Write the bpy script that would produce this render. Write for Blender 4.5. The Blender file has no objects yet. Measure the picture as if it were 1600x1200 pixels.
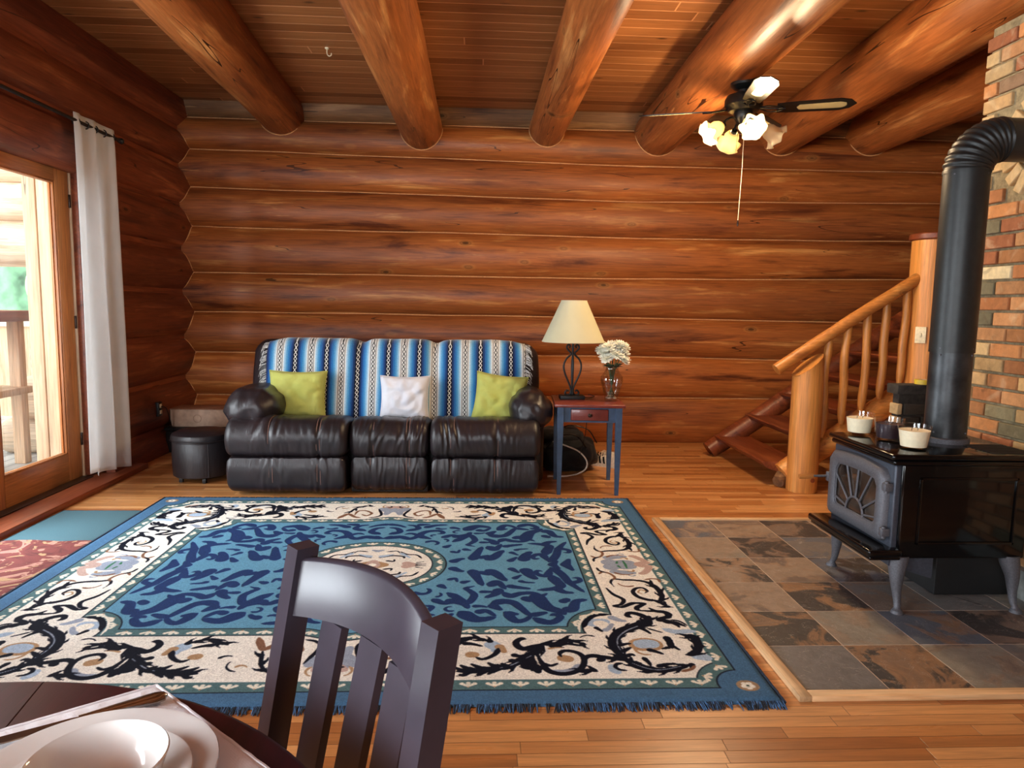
import bpy, bmesh, math, random
import numpy as np
from mathutils import Vector, Matrix, noise
PI = math.pi
rnd = random.Random(7)
COL = bpy.context.scene.collection
sin, cos = math.sin, math.cos

# ------------------------------------------------------------------ helpers
def lin(c):
    c /= 255.0
    return c / 12.92 if c <= .04045 else ((c + .055) / 1.055) ** 2.4
def rgb(r, g, b): return (lin(r), lin(g), lin(b), 1.0)
def clamp(v, a=0., b=1.): return max(a, min(b, v))
def lerp(a, b, t): return a + (b - a) * t
def sstep(a, b, x):
    t = clamp((x - a) / (b - a)); return t * t * (3 - 2 * t)

def finish(bm, name, mat, parent=None, sharp=38, loc=None, rot=None):
    bmesh.ops.recalc_face_normals(bm, faces=bm.faces)
    a = math.radians(sharp)
    for f in bm.faces: f.smooth = True
    for e in bm.edges:
        if len(e.link_faces) == 2 and e.calc_face_angle(0) > a: e.smooth = False
    me = bpy.data.meshes.new(name); bm.to_mesh(me); bm.free()
    if mat: me.materials.append(mat)
    o = bpy.data.objects.new(name, me); COL.objects.link(o)
    if parent is not None: o.parent = parent
    if loc is not None: o.location = loc
    if rot is not None: o.rotation_euler = rot
    return o
def tag(o, label=None, cat=None, group=None, kind=None):
    if label: o['label'] = label
    if cat: o['category'] = cat
    if group: o['group'] = group
    if kind: o['kind'] = kind
    return o
def thing(name, label, cat, loc=(0, 0, 0), rz=0, group=None, kind=None):
    o = bpy.data.objects.new(name, None); COL.objects.link(o)
    o.location = loc; o.rotation_euler = (0, 0, rz); o.empty_display_size = .05
    return tag(o, label, cat, group, kind)
def copy_tree(o, parent=None):
    c = o.copy(); COL.objects.link(c)
    if parent is not None: c.parent = parent
    for ch in list(o.children): copy_tree(ch, c)
    return c
def B(*layers):
    bm = bmesh.new()
    for n in layers: bm.verts.layers.float_color.new(n)
    return bm

def box(bm, x0, x1, y0, y1, z0, z1, bev=0., seg=2, M=None):
    r = bmesh.ops.create_cube(bm, size=1.0)
    vs = r['verts']
    for v in vs:
        v.co = Vector((lerp(x0, x1, v.co.x + .5), lerp(y0, y1, v.co.y + .5), lerp(z0, z1, v.co.z + .5)))
    if bev > 0:
        es = list({e for v in vs for e in v.link_edges})
        fs0 = set(bm.faces)
        rr = bmesh.ops.bevel(bm, geom=es, offset=bev, segments=seg, affect='EDGES', profile=.5)
        vs = {v for f in rr['faces'] for v in f.verts}; st = list(vs)
        while st:
            for e in st.pop().link_edges:
                for q in e.verts:
                    if q not in vs: vs.add(q); st.append(q)
        vs = list(vs)
    if M is not None:
        for v in vs: v.co = M @ v.co
    return vs
def hull(bm, bot, top):
    """prism between two equal rings of points"""
    a = [bm.verts.new(p) for p in bot]; b = [bm.verts.new(p) for p in top]
    n = len(a)
    for i in range(n): bm.faces.new((a[i], a[(i + 1) % n], b[(i + 1) % n], b[i]))
    bm.faces.new(a[::-1]); bm.faces.new(b)
def loft(bm, rings, closed=True, cap=True):
    R = [[bm.verts.new(p) for p in r] for r in rings]
    n = len(R[0]); m = n if closed else n - 1
    for i in range(len(R) - 1):
        for j in range(m):
            bm.faces.new((R[i][j], R[i][(j + 1) % n], R[i + 1][(j + 1) % n], R[i + 1][j]))
    if cap and closed:
        bm.faces.new(R[0][::-1]); bm.faces.new(R[-1])
    return R
def catmull(pts, k=6):
    P = [Vector(p) for p in pts]
    if len(P) < 3 or k < 2: return P
    Q = [P[0] * 2 - P[1]] + P + [P[-1] * 2 - P[-2]]
    out = []
    for i in range(1, len(Q) - 2):
        p0, p1, p2, p3 = Q[i - 1:i + 3]
        for j in range(k):
            t = j / k
            out.append(.5 * ((2 * p1) + (p2 - p0) * t + (2 * p0 - 5 * p1 + 4 * p2 - p3) * t * t + (3 * p1 - p0 - 3 * p2 + p3) * t ** 3))
    out.append(P[-1]); return out
def tube(bm, pts, rad, seg=10, cap=True, smooth=0, flat=1.0):
    P = catmull(pts, smooth) if smooth else [Vector(p) for p in pts]
    n = len(P)
    if not callable(rad):
        rl = rad if isinstance(rad, (list, tuple)) else [rad] * 2
        def rad(t, rl=rl):
            x = t * (len(rl) - 1); i = min(int(x), len(rl) - 2)
            return lerp(rl[i], rl[i + 1], x - i)
    rings = []; u = None
    for i, p in enumerate(P):
        d = (P[min(i + 1, n - 1)] - P[max(i - 1, 0)]).normalized()
        if u is None:
            u = d.cross(Vector((0, 0, 1)) if abs(d.z) < .9 else Vector((1, 0, 0))).normalized()
        else:
            u = (u - d * u.dot(d)).normalized()
        w = d.cross(u); r = rad(i / max(1, n - 1))
        rings.append([p + u * (r * cos(2 * PI * j / seg)) + w * (r * flat * sin(2 * PI * j / seg)) for j in range(seg)])
    return loft(bm, rings, True, cap)
def lathe(bm, prof, seg=24, M=None, cx=0, cy=0, wob=None):
    rings = []
    for r, z in prof:
        ring = []
        for j in range(seg):
            a = 2 * PI * j / seg
            rr = r * (wob(a, z) if wob else 1)
            p = Vector((cx + rr * cos(a), cy + rr * sin(a), z))
            ring.append(M @ p if M is not None else p)
        rings.append(ring)
    closed = prof[0] == prof[-1]
    return loft(bm, rings, True, not closed)
def grid(bm, nu, nv, fn):
    V = [[bm.verts.new(fn(i / nu, j / nv)) for j in range(nv + 1)] for i in range(nu + 1)]
    for i in range(nu):
        for j in range(nv):
            bm.faces.new((V[i][j], V[i + 1][j], V[i + 1][j + 1], V[i][j + 1]))
    return V
def puff(bm, c, s, r, cuts=10, bulge=.1, disp=None, M=None):
    """soft padded block: rounded box, crowned faces, optional displacement"""
    t = bmesh.new(); bmesh.ops.create_cube(t, size=2.0)
    bmesh.ops.subdivide_edges(t, edges=t.edges[:], cuts=cuts, use_grid_fill=True)
    c = Vector(c); h = Vector(s) * .5
    for v in t.verts:
        q = v.co.copy()
        p = Vector((q.x * h.x, q.y * h.y, q.z * h.z))
        inn = Vector((clamp(p.x, -h.x + r, h.x - r), clamp(p.y, -h.y + r, h.y - r), clamp(p.z, -h.z + r, h.z - r)))
        d = p - inn
        if d.length > 1e-6: p = inn + d.normalized() * r
        fx, fy, fz = (1 - q.x ** 2), (1 - q.y ** 2), (1 - q.z ** 2)
        e = Vector((q.x * fy * fz if abs(q.x) > .999 else 0, q.y * fx * fz if abs(q.y) > .999 else 0, q.z * fx * fy if abs(q.z) > .999 else 0))
        p = p + e * bulge
        v.co = p
    t.normal_update()
    if disp:
        nn = [(v, v.normal.copy()) for v in t.verts]
        for v, nv in nn: v.co = v.co + nv * disp(v.co + c, nv)
    for v in t.verts:
        v.co = v.co + c
        if M is not None: v.co = M @ v.co
    me = bpy.data.meshes.new('tmp'); t.to_mesh(me); t.free(); bm.from_mesh(me); bpy.data.meshes.remove(me)

# ------------------------------------------------------------------ node helpers
class NT:
    def __init__(s, name):
        s.m = bpy.data.materials.new(name); s.m.use_nodes = True
        s.t = s.m.node_tree; s.t.nodes.clear()
        s.out = s.t.nodes.new('ShaderNodeOutputMaterial')
    def n(s, typ, ins=None, **pr):
        nd = s.t.nodes.new('ShaderNode' + typ)
        for k, v in pr.items(): setattr(nd, k, v)
        for k, v in (ins or {}).items():
            sk = nd.inputs[k]
            if isinstance(v, bpy.types.NodeSocket): s.t.links.new(v, sk)
            else: sk.default_value = v
        return nd
    def math(s, op, a, b=0., c=None):
        d = {0: a, 1: b}
        if c is not None: d[2] = c
        return s.n('Math', d, operation=op).outputs[0]
    def mix(s, f, a, b, mode='MIX'):
        nd = s.n('Mix', {0: f, 6: a, 7: b}, data_type='RGBA', blend_type=mode)
        return nd.outputs[2]
    def ramp(s, f, stops, interp='LINEAR'):
        nd = s.n('ValToRGB', {0: f}); cr = nd.color_ramp; cr.interpolation = interp
        while len(cr.elements) < len(stops): cr.elements.new(.5)
        for e, (p, c) in zip(cr.elements, stops):
            e.position = p; e.color = c if hasattr(c, '__len__') else (c, c, c, 1)
        return nd.outputs[0]
    def noise(s, vec, scale, detail=4, rough=.55, dist=0.):
        return s.n('TexNoise', {'Vector': vec, 'Scale': scale, 'Detail': detail, 'Roughness': rough, 'Distortion': dist}).outputs[0]
    def mapping(s, vec, scale=(1, 1, 1), loc=(0, 0, 0), rot=(0, 0, 0)):
        return s.n('Mapping', {'Vector': vec, 'Scale': scale, 'Location': loc, 'Rotation': rot}).outputs[0]
    def obj(s): return s.n('TexCoord').outputs['Object']
    def bsdf(s, **k):
        ins = {}
        for a, v in k.items(): ins[a.replace('_', ' ')] = v
        b = s.n('BsdfPrincipled', ins)
        s.t.links.new(b.outputs[0], s.out.inputs[0]); return b
    def bump(s, h, strength=.3, dist=.01):
        return s.n('Bump', {'Height': h, 'Strength': strength, 'Distance': dist}).outputs[0]

def plain(name, col, rough=.5, metal=0., nz=.06, bumps=0., scale=60., coat=0., spec=.5, sheen=0.):
    t = NT(name); v = t.obj()
    a = t.noise(v, scale, 4)
    dk = tuple(c * (1 - nz * 3) for c in col[:3]) + (1,); lt = tuple(min(1, c * (1 + nz * 3)) for c in col[:3]) + (1,)
    c = t.ramp(a, [(.3, dk), (.7, lt)])
    k = dict(Base_Color=c, Roughness=rough, Metallic=metal)
    if bumps: k['Normal'] = t.bump(a, bumps, .003)
    b = t.bsdf(**k); b.inputs['Coat Weight'].default_value = coat; b.inputs['Coat Roughness'].default_value = .08
    b.inputs['Specular IOR Level'].default_value = spec
    if sheen: b.inputs['Sheen Weight'].default_value = sheen
    return t.m

def wood(name, dk, md, lt, axis=0, rough=.38, knots=1., patch=.5, fine=1., crack=1., bumps=.25, spec=.5):
    """round log / turned timber: grain runs along one local axis"""
    t = NT(name)
    r = t.n('ObjectInfo').outputs['Random']
    off = t.n('CombineXYZ', {0: t.math('MULTIPLY', r, 31.), 1: t.math('MULTIPLY', r, 17.), 2: t.math('MULTIPLY', r, 23.)}).outputs[0]
    co = t.n('VectorMath', {0: t.obj(), 1: off}, operation='ADD').outputs[0]
    def sc(al, ac):
        v = [ac, ac, ac]; v[axis] = al; return t.mapping(co, tuple(v))
    a = t.noise(sc(.9, 9.), 1., 6, .62, .4)
    b = t.noise(sc(.55, 2.4), 1., 3, .5, .6)
    f = t.noise(sc(3.5 * fine, 75. * fine), 1., 3, .6)
    base = t.ramp(a, [(.32, dk), (.46, md), (.56, md), (.70, lt)])
    pat = t.ramp(b, [(.34, 0.), (.62, 1.)])
    base = t.mix(t.math('MULTIPLY', t.math('SUBTRACT', 1., pat), patch), base, dk, 'MIX')
    tone = t.ramp(r, [(0., .82), (1., 1.12)])
    base = t.mix(1., base, tone, 'MULTIPLY')
    fg = t.ramp(f, [(.3, .60), (.7, 1.16)])
    base = t.mix(.8, base, fg, 'MULTIPLY')
    # scraped pale streaks left by the peeling knife
    g = t.noise(sc(1.7, 26.), 1., 4, .7)
    st = t.math('MULTIPLY', t.ramp(g, [(.62, 0.), (.72, 1.)]), t.ramp(t.noise(sc(1.0, 4.5), 1., 2), [(.48, 0.), (.62, .75)]))
    base = t.mix(st, base, lt)
    if knots:
        kv = [5.5, 5.5, 5.5]; kv[axis] = 2.3; kv[(1, 0, 1)[axis]] = .7
        vk = t.n('TexVoronoi', {'Vector': t.mapping(co, tuple(kv)), 'Scale': 1., 'Randomness': 1.}, feature='F1')
        w = t.n('TexNoise', {'Vector': sc(8., 30.), 'Scale': 1.}).outputs[0]
        d = t.math('ADD', vk.outputs['Distance'], t.math('MULTIPLY', w, .06))
        sel = t.math('GREATER_THAN', t.n('SeparateColor', {0: vk.outputs['Color']}).outputs[0], .62)
        kd = t.ramp(d, [(.085, 1.), (.12, .35), (.14, .6), (.18, 0.)])
        base = t.mix(t.math('MULTIPLY', t.math('MULTIPLY', t.ramp(d, [(.12, .30), (.24, 0.)]), sel), knots), base, lt)
        base = t.mix(t.math('MULTIPLY', t.math('MULTIPLY', kd, sel), .85 * knots), base, tuple(c * .22 for c in dk[:3]) + (1,))
    if crack:
        ck = t.noise(sc(.35, 7.), 1., 2, .4)
        cm = t.math('LESS_THAN', t.math('ABSOLUTE', t.math('SUBTRACT', ck, .53)), .0024)
        cm2 = t.math('MULTIPLY', cm, t.math('GREATER_THAN', t.noise(sc(.8, 1.5), 1., 1), .5))
        base = t.mix(t.math('MULTIPLY', cm2, .75 * crack), base, tuple(c * .15 for c in dk[:3]) + (1,))
    h = t.math('ADD', t.math('MULTIPLY', a, .8), t.math('MULTIPLY', f, .35))
    rg = t.ramp(b, [(.3, rough + .14), (.7, rough - .06)])
    bs = t.bsdf(Base_Color=base, Roughness=rg, Normal=t.bump(h, bumps, .008))
    bs.inputs['Specular IOR Level'].default_value = spec
    return t.m

def planks(name, c1, c2, c3, w, L, along=0, across=1, rough=.32, gap=.03, gapdark=.35, grain=1., knots=0., spec=.5, seam=None):
    """boards running along one axis; random tone per board and staggered ends"""
    t = NT(name); s = t.n('SeparateXYZ', {0: t.obj()})
    u, v = s.outputs[along], s.outputs[across]
    row = t.math('FLOOR', t.math('DIVIDE', v, w))
    rr = t.n('TexWhiteNoise', {'W': row}, noise_dimensions='1D').outputs[0]
    ul = t.math('ADD', t.math('DIVIDE', u, L), t.math('MULTIPLY', rr, 13.7))
    colm = t.math('FLOOR', ul)
    cv = t.n('CombineXYZ', {0: row, 1: colm, 2: 0.}).outputs[0]
    cell = t.n('TexWhiteNoise', {'Vector': cv}, noise_dimensions='3D')
    cr = cell.outputs[0]
    fv = t.math('FRACT', t.math('DIVIDE', v, w)); fu = t.math('FRACT', ul)
    e = t.math('MINIMUM', fv, t.math('SUBTRACT', 1., fv))
    eu = t.math('MULTIPLY', t.math('MINIMUM', fu, t.math('SUBTRACT', 1., fu)), L / w)
    edge = t.math('MINIMUM', e, eu)
    gp = t.ramp(edge, [(0., 1.), (gap, 1.), (min(.99, gap * 2.), 0.)])
    off = t.n('CombineXYZ', {0: t.math('MULTIPLY', cr, 41.), 1: t.math('MULTIPLY', row, 3.1), 2: t.math('MULTIPLY', cr, 11.)}).outputs[0]
    co = t.n('VectorMath', {0: t.n('CombineXYZ', {0: u, 1: v, 2: 0.}).outputs[0], 1: off}, operation='ADD').outputs[0]
    a = t.noise(t.mapping(co, (2.2, 34., 1)), 1., 5, .62, .5)
    f = t.noise(t.mapping(co, (9., 240., 1)), 1., 3, .6)
    tone = t.ramp(cr, [(0., c1), (.5, c2), (1., c3)])
    base = t.mix(.75 * grain, tone, t.ramp(a, [(.3, .62), (.55, 1.), (.75, 1.18)]), 'MULTIPLY')
    base = t.mix(.7 * grain, base, t.ramp(f, [(.3, .78), (.7, 1.1)]), 'MULTIPLY')
    if knots:
        vk = t.n('TexVoronoi', {'Vector': t.mapping(co, (3.2, 7.5, 1)), 'Scale': 1.}, feature='F1')
        sel = t.math('GREATER_THAN', t.n('SeparateColor', {0: vk.outputs['Color']}).outputs[0], .55)
        base = t.mix(t.math('MULTIPLY', t.math('MULTIPLY', t.ramp(vk.outputs['Distance'], [(.05, 1.), (.16, 0.)]), sel), knots), base, tuple(c * .2 for c in c1[:3]) + (1,))
    base = t.mix(t.math('MULTIPLY', gp, 1 - gapdark), base, seam or tuple(c * .12 for c in c1[:3]) + (1,))
    h = t.math('SUBTRACT', t.math('MULTIPLY', a, .15), gp)
    b = t.bsdf(Base_Color=base, Roughness=t.ramp(a, [(.3, rough + .08), (.7, rough - .04)]), Normal=t.bump(h, .35, .003))
    b.inputs['Specular IOR Level'].default_value = spec
    return t.m

def clear_glass(name, tint=(.95, .97, .97, 1), ior=1.45, rough=.0, strength=1.0):
    t = NT(name)
    fr = t.n('Fresnel', {'IOR': ior}).outputs[0]
    tr = t.n('BsdfTransparent', {'Color': tint}); gl = t.n('BsdfGlossy', {'Color': (1, 1, 1, 1), 'Roughness': rough + .01})
    bf = t.math('SUBTRACT', 1., t.n('NewGeometry').outputs['Backfacing'])
    mx = t.n('MixShader', {0: t.math('MULTIPLY', t.math('MULTIPLY', fr, strength), bf), 1: tr.outputs[0], 2: gl.outputs[0]})
    t.t.links.new(mx.outputs[0], t.out.inputs[0]); return t.m
def emit(name, col, st):
    t = NT(name); e = t.n('Emission', {'Color': col, 'Strength': st}); t.t.links.new(e.outputs[0], t.out.inputs[0]); return t.m
def leather(name, dk, lt, rough=.36, sc=1.):
    t = NT(name); v = t.obj()
    a = t.noise(v, 5. * sc, 4, .6); g = t.n('TexVoronoi', {'Vector': v, 'Scale': 320.}, feature='F1').outputs['Distance']
    wr = t.noise(t.mapping(v, (38., 12., 9.)), 1., 4, .6, .8)
    c = t.ramp(a, [(.3, dk), (.75, lt)])
    h = t.math('ADD', t.math('MULTIPLY', g, .12), t.math('MULTIPLY', wr, .55))
    t.bsdf(Base_Color=c, Roughness=t.ramp(a, [(.3, rough + .06), (.7, rough - .05)]), Normal=t.bump(h, .42, .008))
    return t.m
def cloth(name, col, col2, weave=900., rough=.9, wr=.0, sheen=.3, trans=0.):
    t = NT(name); v = t.obj()
    a = t.noise(v, 7., 4); w = t.n('TexChecker', {'Vector': v, 'Scale': weave}).outputs[1]
    c = t.ramp(a, [(.3, col), (.7, col2)])
    f = t.noise(t.mapping(v, (14., 14., 9.)), 1., 5, .62, 1.6)
    h = t.math('ADD', t.math('MULTIPLY', w, .04), t.math('MULTIPLY', f, wr))
    b = t.bsdf(Base_Color=c, Roughness=rough, Normal=t.bump(h, .6, .02)); b.inputs['Sheen Weight'].default_value = sheen * .3
    b.inputs['Specular IOR Level'].default_value = .2
    if trans:
        tr = t.n('BsdfTranslucent', {'Color': col2}); mx = t.n('MixShader', {0: trans, 1: b.outputs[0], 2: tr.outputs[0]})
        t.t.links.new(mx.outputs[0], t.out.inputs[0])
    return t.m
def attr_mat(name, rough=.8, amt=.25, scale=40., bumps=.4):
    """colour from the mesh's own 'tint' attribute, weathered by noise"""
    t = NT(name); c = t.n('Attribute', None, attribute_name='tint').outputs['Color']
    v = t.obj(); a = t.noise(v, scale, 5, .65); b = t.noise(v, scale * .25, 4, .6, .7)
    c = t.mix(1., c, t.ramp(a, [(.25, 1 - amt), (.75, 1 + amt * .6)]), 'MULTIPLY')
    c = t.mix(t.math('MULTIPLY', t.ramp(b, [(.56, 0.), (.70, 1.)]), .35), c, rgb(222, 205, 170))
    c = t.mix(t.math('MULTIPLY', t.ramp(b, [(.28, 1.), (.38, 0.)]), .45), c, rgb(70, 52, 40))
    t.bsdf(Base_Color=c, Roughness=rough, Normal=t.bump(a, bumps, .006)); return t.m
def paint(bm, vs, col, name='tint'):
    L = bm.verts.layers.float_color[name]
    for v in vs: v[L] = col
def pieces(name, mat, parent, makers, **k):
    out = []
    for fn in makers:
        bm = B(); fn(bm); out.append(finish(bm, name, mat, parent, **k))
    return out
def set_tint(o, cols, name='tint'):
    """cols: one RGBA per vertex"""
    at = o.data.color_attributes.new(name, 'FLOAT_COLOR', 'POINT')
    at.data.foreach_set('color', np.array(cols, dtype=np.float32).ravel())
def make_image(name, arr):
    h, w = arr.shape[:2]
    im = bpy.data.images.new(name, w, h)
    px = np.ones((h, w, 4), dtype=np.float32); px[..., :3] = arr
    im.pixels.foreach_set(px.ravel()); im.update(); im.pack(); return im

# ------------------------------------------------------------------ materials
M = {}
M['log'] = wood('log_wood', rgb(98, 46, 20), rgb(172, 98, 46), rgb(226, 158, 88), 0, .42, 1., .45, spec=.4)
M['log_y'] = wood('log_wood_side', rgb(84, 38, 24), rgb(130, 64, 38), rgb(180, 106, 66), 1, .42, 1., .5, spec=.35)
M['beam'] = wood('beam_wood', rgb(98, 48, 22), rgb(170, 98, 48), rgb(222, 154, 88), 1, .38, 1., .5, 1., 1.3, .4, .4)
M['plate_log'] = wood('plate_log_wood', rgb(78, 50, 28), rgb(150, 104, 62), rgb(204, 156, 104), 0, .6, 1., .6)
M['pine'] = wood('stair_pine', rgb(168, 98, 40), rgb(212, 142, 68), rgb(232, 172, 96), 2, .42, .8, .25, 1., .6, .12)
M['pine_x'] = wood('rail_pine', rgb(150, 84, 34), rgb(204, 130, 60), rgb(226, 162, 88), 0, .42, .8, .3, 1., .6, .12)
M['tread'] = wood('tread_wood', rgb(84, 36, 18), rgb(140, 68, 36), rgb(180, 100, 56), 1, .38, .5, .4)
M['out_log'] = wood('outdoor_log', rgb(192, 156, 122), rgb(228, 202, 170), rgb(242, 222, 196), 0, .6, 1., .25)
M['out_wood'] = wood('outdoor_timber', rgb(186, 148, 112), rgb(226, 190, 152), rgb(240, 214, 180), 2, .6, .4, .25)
M['door_wood'] = wood('door_wood', rgb(140, 76, 34), rgb(182, 108, 52), rgb(204, 132, 70), 2, .36, .0, .25, 1.4, 0, .06)
M['door_wood_y'] = wood('door_rail_wood', rgb(140, 76, 34), rgb(182, 108, 52), rgb(204, 132, 70), 1, .36, .0, .25, 1.4, 0, .06)
M['trim_wood'] = wood('trim_wood', rgb(92, 40, 24), rgb(140, 70, 42), rgb(172, 98, 60), 1, .4, .0, .3, 1.2, 0, .08)
M['floor'] = planks('floor_oak', rgb(172, 106, 56), rgb(204, 138, 80), rgb(226, 164, 104), .057, .62, 0, 1, .30, .014, .35)
M['ceil'] = planks('ceiling_pine', rgb(134, 82, 42), rgb(154, 98, 54), rgb(172, 114, 66), .135, 6.4, 0, 1, .42, .022, .3, .7, .9, .5, rgb(222, 160, 112))
M['deck'] = planks('deck_boards', rgb(168, 166, 160), rgb(188, 186, 180), rgb(205, 203, 198), .14, 3., 1, 0, .7, .03)
M['caulk'] = plain('log_caulk', rgb(205, 152, 100), .7)
M['leather'] = leather('sofa_leather', rgb(26, 22, 25), rgb(44, 35, 38), .34)
M['leather2'] = leather('ottoman_leather', rgb(26, 23, 26), rgb(42, 37, 40), .36)
M['stitch'] = plain('stitch_thread', rgb(140, 104, 92), .7)
M['green'] = cloth('green_cushion_cloth', rgb(186, 188, 92), rgb(202, 204, 112), 900, .85, 1.)
M['white_cloth'] = cloth('white_cushion_cloth', rgb(220, 220, 228), rgb(238, 238, 244), 900, .9, .7)
M['curtain'] = cloth('curtain_linen', rgb(236, 238, 238), rgb(248, 248, 248), 700, .9, .2, .1, .5)
M['burg'] = plain('burgundy_paint', rgb(116, 48, 40), .35, 0, .06, .1, 20, .2)
M['blue'] = plain('blue_paint', rgb(54, 74, 100), .45, 0, .08, .1, 25)
M['iron'] = plain('black_iron', rgb(30, 28, 28), .5, .3, .1, .25, 120)
M['shade'] = cloth('lampshade_paper', rgb(228, 222, 186), rgb(236, 230, 196), 1200, .85, .0, .1, .25)
M['brass'] = plain('dark_knob_metal', rgb(70, 60, 56), .3, .9)
M['enamel'] = plain('black_enamel', rgb(8, 8, 9), .12, 0, .05, 0, 20, .1, .35)
M['castiron'] = plain('grey_cast_iron', rgb(96, 96, 102), .55, .4, .08, .25, 160)
M['stovegrey'] = plain('stove_front_metal', rgb(70, 75, 86), .45, .4, .06, .1, 90)
M['pipe'] = plain('stovepipe_black', rgb(40, 42, 42), .42, .35, .06, .05, 30)
M['pipe2'] = plain('stovepipe_worn', rgb(54, 56, 58), .38, .5, .25, .05, 9)
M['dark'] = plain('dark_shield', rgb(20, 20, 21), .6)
M['soot_glass'] = plain('stove_window_glass', rgb(58, 46, 38), .12, 0, .3, 0, 14, .6)
M['wax'] = plain('cream_wax', rgb(242, 230, 200), .5, 0, .02)
M['wax2'] = plain('plum_wax', rgb(44, 28, 38), .45, 0, .03)
M['glass'] = clear_glass('clear_glass', (.995, .99, .98, 1), 1.5)
M['vaseglass'] = clear_glass('vase_glass', (.90, .90, .88, 1), 1.7)
M['pane'] = clear_glass('window_glass', (.97, .98, .98, 1), 1.45)
M['stone'] = plain('vase_pebble', rgb(176, 150, 128), .4, 0, .2, .2, 12)
M['petal'] = plain('white_petal', rgb(244, 242, 226), .7, 0, .02)
M['leaf'] = plain('green_leaf', rgb(48, 74, 40), .5, 0, .1, .1, 30)
M['porcelain'] = plain('white_porcelain', rgb(232, 229, 226), .10, 0, .01, 0, 20, .5)
M['terry'] = cloth('terry_placemat', rgb(236, 234, 238), rgb(246, 244, 248), 500, .95, .25)
M['steel'] = plain('cutlery_steel', rgb(170, 165, 162), .18, 1.)
M['tabletop'] = wood('mahogany_top', rgb(54, 12, 20), rgb(78, 22, 30), rgb(98, 34, 42), 1, .34, 0, .3, 1.5, 0, .03, .3)
M['chair'] = plain('espresso_lacquer', rgb(56, 50, 60), .32, 0, .05, .04, 14)
M['slate'] = None
M['pine_trim'] = wood('hearth_pine_trim', rgb(214, 160, 106), rgb(234, 190, 140), rgb(244, 208, 160), 0, .5, .35, .15, 1., 0, .05)
M['pine_trim_y'] = wood('hearth_pine_trim_side', rgb(214, 160, 106), rgb(234, 190, 140), rgb(244, 208, 160), 1, .5, .35, .15, 1., 0, .05)
M['grout'] = plain('tile_grout', rgb(196, 176, 154), .9)
M['brick'] = attr_mat('brick_clay', .85, .28, 26.)
M['mortar'] = plain('brick_mortar', rgb(142, 128, 98), .95, 0, .12, .5, 40)
M['cement'] = plain('cement_base', rgb(130, 132, 128), .9, 0, .1, .3, 20)
M['soot'] = plain('sooty_brick', rgb(44, 38, 32), .85, 0, .2, .4, 30)
M['plastic_w'] = plain('almond_plastic', rgb(226, 212, 176), .4)
M['black'] = plain('black_plastic', rgb(18, 18, 19), .45)
M['blacknyl'] = cloth('black_nylon', rgb(16, 15, 16), rgb(28, 26, 27), 500, .6, .6)
M['beige'] = plain('beige_board', rgb(188, 158, 136), .6, 0, .06, .05, 18)
M['white_rub'] = plain('white_rubber', rgb(222, 212, 196), .6)
M['yellow'] = plain('yellow_plastic', rgb(206, 176, 50), .5)
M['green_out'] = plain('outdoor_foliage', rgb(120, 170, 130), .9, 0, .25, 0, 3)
M['wall_in'] = plain('interior_wall', rgb(168, 128, 92), .8, 0, .05, .1, 6)
SKY, E_WIN, E_DOOR, E_SUN, EXPO, E_SIDE = 4., 160., 90., 6., 0., 100.
SKY, E_WIN, E_DOOR, E_SUN, EXPO, E_SIDE = 4.6, 170., 240., 2.0, 0.0, 190.
# ------------------------------------------------------------------ the room
CEIL = 3.11
def struct(o, label=None, cat=None): return tag(o, label, cat, None, 'structure')
bm = B(); box(bm, -2.95, 4.8, -3.0, 7.05, -.06, 0)
struct(finish(bm, 'floor', M['floor']), 'orange oak strip floor under the rug and hearth', 'floor')
bm = B(); box(bm, -3.1, 4.9, -3.1, 7.15, CEIL, CEIL + .05)
struct(finish(bm, 'ceiling', M['ceil']), 'knotty tongue and groove pine board ceiling above the log beams', 'ceiling')

# log walls: seam heights at x = -2.8, 1.5, 4.5 (the logs taper)
SE = [(-.02, -.02, -.02), (.43, .44, .44), (.832, .842, .806), (1.216, 1.217, 1.20), (1.579, 1.590, 1.637), (2.003, 1.975, 2.001),
      (2.356, 2.318, 2.368), (2.700, 2.646, 2.659), (2.977, 2.967, 2.96), (3.30, 3.29, 3.28)]
YC, RY = 6.85, .150
def seam(k, x):
    a, b, c = SE[k]
    z = lerp(a, b, (x + 2.8) / 4.3) if x < 1.5 else lerp(b, c, (x - 1.5) / 3.)
    return z + .006 * noise.noise(Vector((x * 1.3, k * 7.3, 0)))
def log_mesh(bm, x0, x1, lo, hi, rdepth, seed, n=70, seg=26, capround=0.):
    rings = []
    for i in range(n + 1):
        t = i / n; x = lerp(x0, x1, t); zl, zh = lo(x), hi(x); c = (zl + zh) / 2; h = (zh - zl) / 2 * 1.05
        if capround:
            q = max(0., 1 - min(x - x0, x1 - x) / capround) if min(x - x0, x1 - x) < capround else 0.
            e = math.sqrt(max(.02, 1 - q * q))
        else: e = 1.
        ring = []
        for j in range(seg):
            a = 2 * PI * j / seg
            w = 1 + .028 * noise.noise(Vector((x * 1.1, cos(a) * 1.3 + seed * 9.1, sin(a) * 1.3)))
            cc = cos(a); cc = math.copysign(abs(cc) ** .8, cc)
            ring.append((x, rdepth * cc * w * e, c + h * sin(a) * (1 if w < 1 else 1 + (w - 1) * .3) * e))
        rings.append(ring)
    loft(bm, rings)
wb = struct(thing('wall_back', 'back wall of stacked varnished round logs behind the sofa', 'wall', (0, YC, 0)))
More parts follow.
